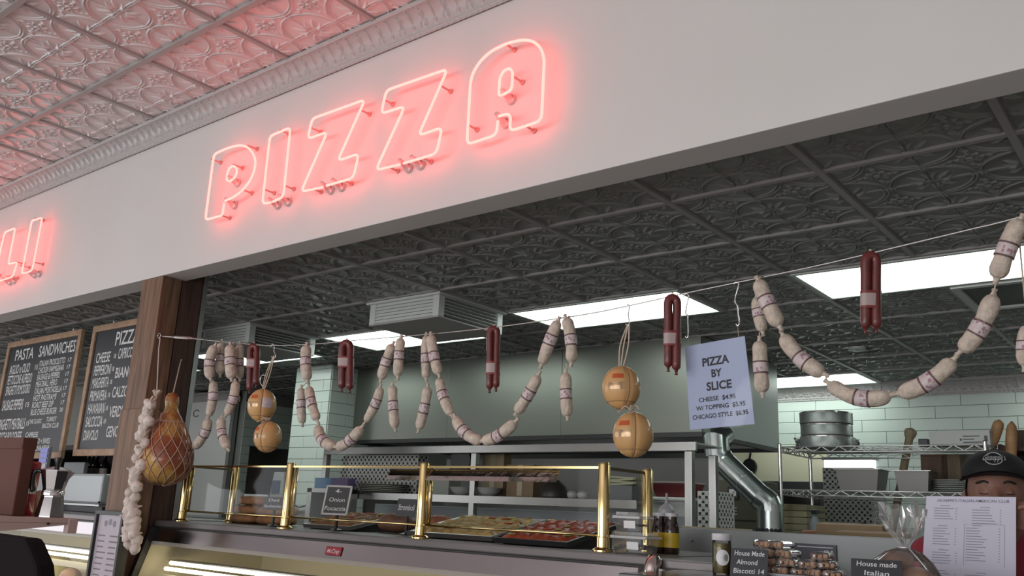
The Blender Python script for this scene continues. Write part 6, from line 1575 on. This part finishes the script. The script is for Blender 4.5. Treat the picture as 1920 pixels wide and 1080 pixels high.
for s in (-1, 1): c.tube([W(s*.085,-.04,.97), W(s*.09,-.04,.88), W(s*.10,-.03,.48), W(s*.10,-.05,.10)], [.105,.100,.075,.062], 14)
c.ball(W(0,-.045,.95), (.185,.13,.09), 16, 10)
remeshed(c, .012, 5).build('trousers', M('dark_trousers', (.02,.02,.025), .8), t, smooth=True)
# apron: bib over chest with straps
P = [[W(l*(.15 if z > 1.1 else .21), .075+.03*(1-abs(l))-(.02 if z > 1.3 else 0)+.02, z) for l in np.linspace(-1,1,11)] for z in np.linspace(.62,1.37,16)]
MB().grid(P).grid([[p-fw*.004 for p in row] for row in P]).build('apron', M('navy_apron', (.015,.016,.03), .8), t, smooth=True)
for s in (-1, 1): MB().tube(smooth_path([W(s*.13,.083,1.36), W(s*.12,.06,1.44), W(s*.10,-.03,1.505), W(s*.06,-.13,1.44)], 5), .010, 6).build('apron_strap', M('navy_apron', (.015,.016,.03), .8), t, smooth=True)
for s in (-1, 1): MB().ball(W(s*.10,.06,.035), (.05,.13,.035), 14, 8).build('shoe', BLACKP, t, smooth=True)
# hair under the cap, brows, lash lines, mouth
HAIR = M('dark_hair', (.012,.009,.008), .6)
MB().grid([[hp(.101*math.cos(a)*math.sin(p), .083*math.sin(a)*math.sin(p), .118*math.cos(p)) for a in np.linspace(1.35, 2*PI-1.35, 25)] for p in np.linspace(.25, 1.86, 14)]).build('hair', HAIR, t, smooth=True)
for s in (-1, 1):
    MB().tube(smooth_path([hp(.094,s*.016,.024), hp(.093,s*.032,.030), hp(.080,s*.052,.024)], 4), [.002]+[.0034]*7+[.0012], 6).build('eyebrow', HAIR, t, smooth=True)
    MB().tube(smooth_path([hp(.0915,s*.019,-.003), hp(.0935,s*.031,-.006), hp(.0855,s*.044,-.003)], 4), .0012, 5).build('eyelashes', HAIR, t, smooth=True)
MB().tube(smooth_path([hp(.090,-.024,-.068), hp(.099,0,-.066), hp(.090,.024,-.068)], 4), .0028, 6).build('lips', M('lip_tone', (.26,.09,.075), .5), t, smooth=True)
# cap
CAPM = M('black_cap_cloth', (.010,.010,.012), .8, bump=.2, bscale=200)
def cap_pt(th, p, k=0.0): return hp((.109+k)*math.cos(th)*math.sin(p)-.004, (.090+k)*math.sin(th)*math.sin(p), .054+(.072+k)*math.cos(p))
cp = MB().grid([[cap_pt(a, p) for a in np.linspace(0, 2*PI, 41)] for p in np.linspace(.001, PI*.5+.12, 16)]).build('cap', CAPM, t, smooth=True)
br = []
for i in range(7):
    s = i/6; br.append([hp(.004+(.104+.068*s*math.cos(a)**.7)*math.cos(a), (.090+.012*s)*math.sin(a), .046+.006*s-.024*math.sin(a)**2*(.6+.4*s)) for a in np.linspace(-1.22,1.22,25)])
MB().grid(br).grid([[p+upv*.003 for p in row] for row in br]).build('brim', CAPM, cp, smooth=True)
MB().ball(cap_pt(0,.0), (.008,.008,.004), 8, 6).build('cap_button', CAPM, cp, smooth=True)
def onc(x, y): return cap_pt(x/.100, PI/2-.62-y/.085, .0022)
LOGO = M('logo_thread', (.45,.46,.46), .7)
MB().text("Giuseppe's", (0,0,0), (1,0,0), (0,0,1), .026, .078, shear=.25, bold=.012, arc=lambda x, y: onc(x, y-.010)).build('cap_lettering', LOGO, cp)
MB().tube([onc(.030*math.cos(a), .026*math.sin(a)) for a in np.linspace(.35,PI-.35,16)], .0016, 5).tube([onc(.030*math.cos(a), .026*math.sin(a)) for a in np.linspace(PI+.5,2*PI-.5,16)], .0016, 5).build('cap_ring', LOGO, cp)
# the menu sheet
tl, tr = at(1737,930,y=2.70), at(1905,932,y=2.70); d = at(1728,1080,y=2.70)-tl; d2 = at(1905,1080,y=2.70)-tr
d = d/np.linalg.norm(d)*.292; d2 = d2/np.linalg.norm(d2)*.292; bl, brr = tl+d, tr+d2
t = thing('paper_menu', 'white printed paper menu held up in front of the person', 'menu', (bl+brr)/2)
u = (tr-tl)/np.linalg.norm(tr-tl); v = -(d/np.linalg.norm(d)); nn = np.cross(u, v); nn /= np.linalg.norm(nn); W0, H0 = np.linalg.norm(tr-tl), .292
def pp(a, b_, k=.0006): return tl*(1-a)*(1-b_)+tr*a*(1-b_)+brr*a*b_+bl*(1-a)*b_+nn*k
MB().prism([tl,tr,brr,bl], -nn*.0006).build('sheet', M('menu_paper', (.66,.65,.78), .6), t)  # lavender tint of the daylight painted into the paper
MB().text("GIUSEPPE'S ITALIAN-AMERICAN CLUB", pp(.53,.052), u, v, .0075, .80*W0, bold=.004).build('heading', M('menu_ink', (.12,.12,.18), .6), t)
mb = MB(); rn = random.Random(21)
def bar(a0, a1, b0, h=.006): mb.quad(pp(a0,b0+h), pp(a1,b0+h), pp(a1,b0), pp(a0,b0))
for x0, x1, y0, n_, pr in ((.10,.34,.085,6,.345),(.53,.80,.095,7,.83),(.10,.30,.27,8,.345),(.47,.70,.26,14,.82),(.10,.35,.49,6,.36),(.10,.32,.68,8,.36),(.47,.80,.68,8,.84)):
    for k in range(n_):
        yb = y0+.024*k
        if k == 0: bar((x0+x1)/2-.05, (x0+x1)/2+.06, yb); continue
        bar(x0, x1-rn.uniform(0,.10), yb); bar(pr, pr+.016, yb)
mb.build('print', M('menu_ink_pale', (.26,.26,.34), .6), t, kind='stuff')
mb = MB()
for a0, a1, b0, b1 in ((.45,.45,.25,.62),(.88,.88,.25,.62)): mb.quad(pp(a0,b1),pp(a0+.004,b1),pp(a0+.004,b0),pp(a0,b0))
mb.quad(pp(.45,.252),pp(.88,.252),pp(.88,.25),pp(.45,.25))
mb.build('print_border', M('menu_ink_pale', (.26,.26,.34), .6), t, kind='stuff')
